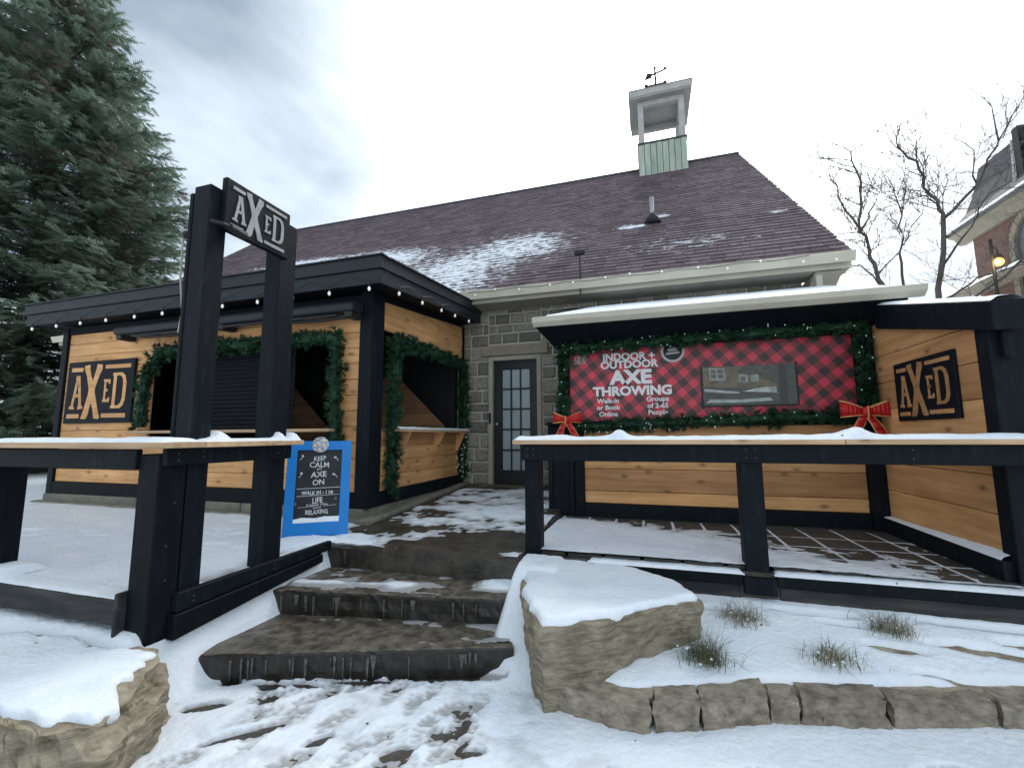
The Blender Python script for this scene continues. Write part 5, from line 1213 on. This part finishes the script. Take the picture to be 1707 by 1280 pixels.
bare('larger wide-spreading bare tree in front of the brick house', (6.6, 12.5, .6), [([(6.5, 12.5, .6), (6.65, 12.5, 3.5), (6.70, 12.5, 5.0), (6.94, 12.5, 6.67), (6.845, 12.5, 7.14), (6.63, 12.6, 8.03), (6.275, 12.6, 8.74)], .12), ([(6.94, 12.5, 6.67), (7.55, 12.3, 7.32), (7.85, 12.2, 8.07), (8.39, 12.1, 9.05)], .065), ([(7.55, 12.3, 7.32), (7.5, 12.4, 8.4)], .035), ([(6.75, 12.5, 5.4), (7.2, 12.4, 6.11), (7.63, 12.2, 7.0), (8.0, 12, 7.2)], .05), ([(7.9, 12.1, 8.2), (7.8, 12.1, 9.3)], .03), ([(6.66, 12.5, 4.6), (7.3, 12.3, 5.1), (8.2, 12.0, 5.3)], .05), ([(6.66, 12.5, 4.2), (7.6, 12.0, 5.0), (8.4, 11.6, 5.9), (8.6, 11.4, 6.9)], .055)], 6, .12)

# ------------------------------------------------------------ brick house
HB = thing('brick_house', 'old red brick house with slate mansard roof and arched window behind the trees', 'house', (11, 13, .6))
HX, HY1 = 9.2, 15.45
MB().box(HX, 16, 6.0, HY1, .3, 7.35).build('wall', 'brick', HB, org=(HX, 6, .3))
MB().prism([(HX-.10, 7.12), (HX+.05, 7.12), (HX+.05, 7.42), (HX-.36, 7.42), (HX-.36, 7.37), (HX-.20, 7.30)], lambda u, v_, d: (u, d, v_), HY1+.4, 5.9).build('cornice', 'house_trim', HB)
prof = [(HX-.50, 7.425), (HX-.28, 7.6), (HX-.06, 7.95), (HX+.08, 8.45), (HX+.20, 9.15)]
def far(i): return HY1+(.45, .25, .05, -.10, -.22)[i]
mr = MB()
for i in range(4): mr.quad((prof[i][0], 5.9, prof[i][1]), (prof[i+1][0], 5.9, prof[i+1][1]), (prof[i+1][0], far(i+1), prof[i+1][1]), (prof[i][0], far(i), prof[i][1])); mr.quad((prof[i][0], far(i), prof[i][1]), (prof[i+1][0], far(i+1), prof[i+1][1]), (16, far(i+1), prof[i+1][1]), (16, far(i), prof[i][1]))
mr.quad((prof[4][0], 5.9, 9.15), (16, 5.9, 9.15), (16, far(4), 9.15), (prof[4][0], far(4), 9.15)); rfh = mr.build('roof', 'slate', HB)
snow_strip('eave_snow', HB, HX-.48, HX-.20, 6, HY1+.3, 7.45, .12, axis='y', seed=3, res=.2)
box('chimney_pipe', 'cord', rfh, HX-.05, HX+.12, 13.42, 13.62, 7.7, 9.25); MB().tube([(HX-.08, 13.68, 7.45), (HX-.02, 13.66, 9.0)], .04, 6).build('downpipe', 'cream', rfh)
AY, AZ, AR = 13.35, 6.35, .62; ar = MB()
for i in range(16):
    a, b = math.pi*i/16, math.pi*(i+1)/16
    ar.hexa([(HX-.08, AY+r_*math.cos(t), AZ+r_*math.sin(t)) for r_, t in ((AR, a), (AR+.17, a), (AR+.17, b), (AR, b))], [(HX+.02, AY+r_*math.cos(t), AZ+r_*math.sin(t)) for r_, t in ((AR, a), (AR+.17, a), (AR+.17, b), (AR, b))])
ar.box(HX-.08, HX+.02, AY-AR-.17, AY-AR, 4.6, AZ).box(HX-.08, HX+.02, AY+AR, AY+AR+.17, 4.6, AZ)
wn_ = ar.build('window', 'house_trim', HB)
gp = MB().quad(*([(HX-.01, AY+AR, 4.6)]+[(HX-.01, AY+AR*math.cos(math.pi*i/16), AZ+AR*math.sin(math.pi*i/16)) for i in range(17)]+[(HX-.01, AY-AR, 4.6)])); gp.build('pane', mat('house_pane', (.10, .125, .135), (.17, .19, .20), scale=2, rough=.1), wn_)
MB().box(HX-.05, HX-.012, AY-.03, AY+.03, 4.6, AZ+AR).build('mullion', 'house_trim', wn_)
MB().hexa([(HX-1.0, 10.5, 5.3), (HX, 10.5, 5.5), (HX, 15.3, 5.5), (HX-1.0, 15.3, 5.3)], [(HX-1.0, 10.5, 5.4), (HX, 10.5, 5.75), (HX, 15.3, 5.75), (HX-1.0, 15.3, 5.4)]).build('porch_roof', 'house_trim', HB)
mb = MB(); rows = []
for i in range(31):
    y = 10.5+4.8*i/30; rows.append(len(mb.v))
    for k in range(5): t = k/4; mb.v.append((HX-1.02+t*1.0, y, 5.41+.35*t+.10*(1-abs(2*t-1)**4)*(1+.3*fbm(y, t, 2, 4))))
for a, b in zip(rows, rows[1:]):
    for k in range(4): mb.f.append((a+k, a+k+1, b+k+1, b+k))
mb.at['thin'] = [0.]*len(mb.v); mb.build('porch_snow', 'snow', HB, smooth=True)

# lit globe lamp on a thin black pole
GL = thing('globe_lamp', 'glowing amber globe lamp on a thin black pole by the brick house', 'lamp', (5.58, 9.0, .6))
MB().tube([(5.58, 9.0, .6), (5.58, 9.0, 4.80)], .022, 6).build('pole', 'cord', GL)
MB().tube([(5.58, 9.0, 4.62), (5.62, 9.0, 4.66), (5.65, 9.0, 4.60), (5.65, 9.0, 4.50)], .012, 6).build('arm', 'cord', GL)
MB().tube([(5.65, 9, 4.53), (5.65, 9, 4.47)], [.04, .07], 10).build('cap', 'cord', GL)
MB().ball((5.65, 9.0, 4.40), .07, nu=14, nv=10).build('globe', 'bulb_lit', GL, smooth=True)
gd = bpy.data.lights.new('globe_light', 'POINT'); gd.energy = 4; gd.color = (1, .7, .35); gd.shadow_soft_size = .09
gq = link(bpy.data.objects.new('globe_light', gd)); gq.location = (5.52, 8.9, 4.38)
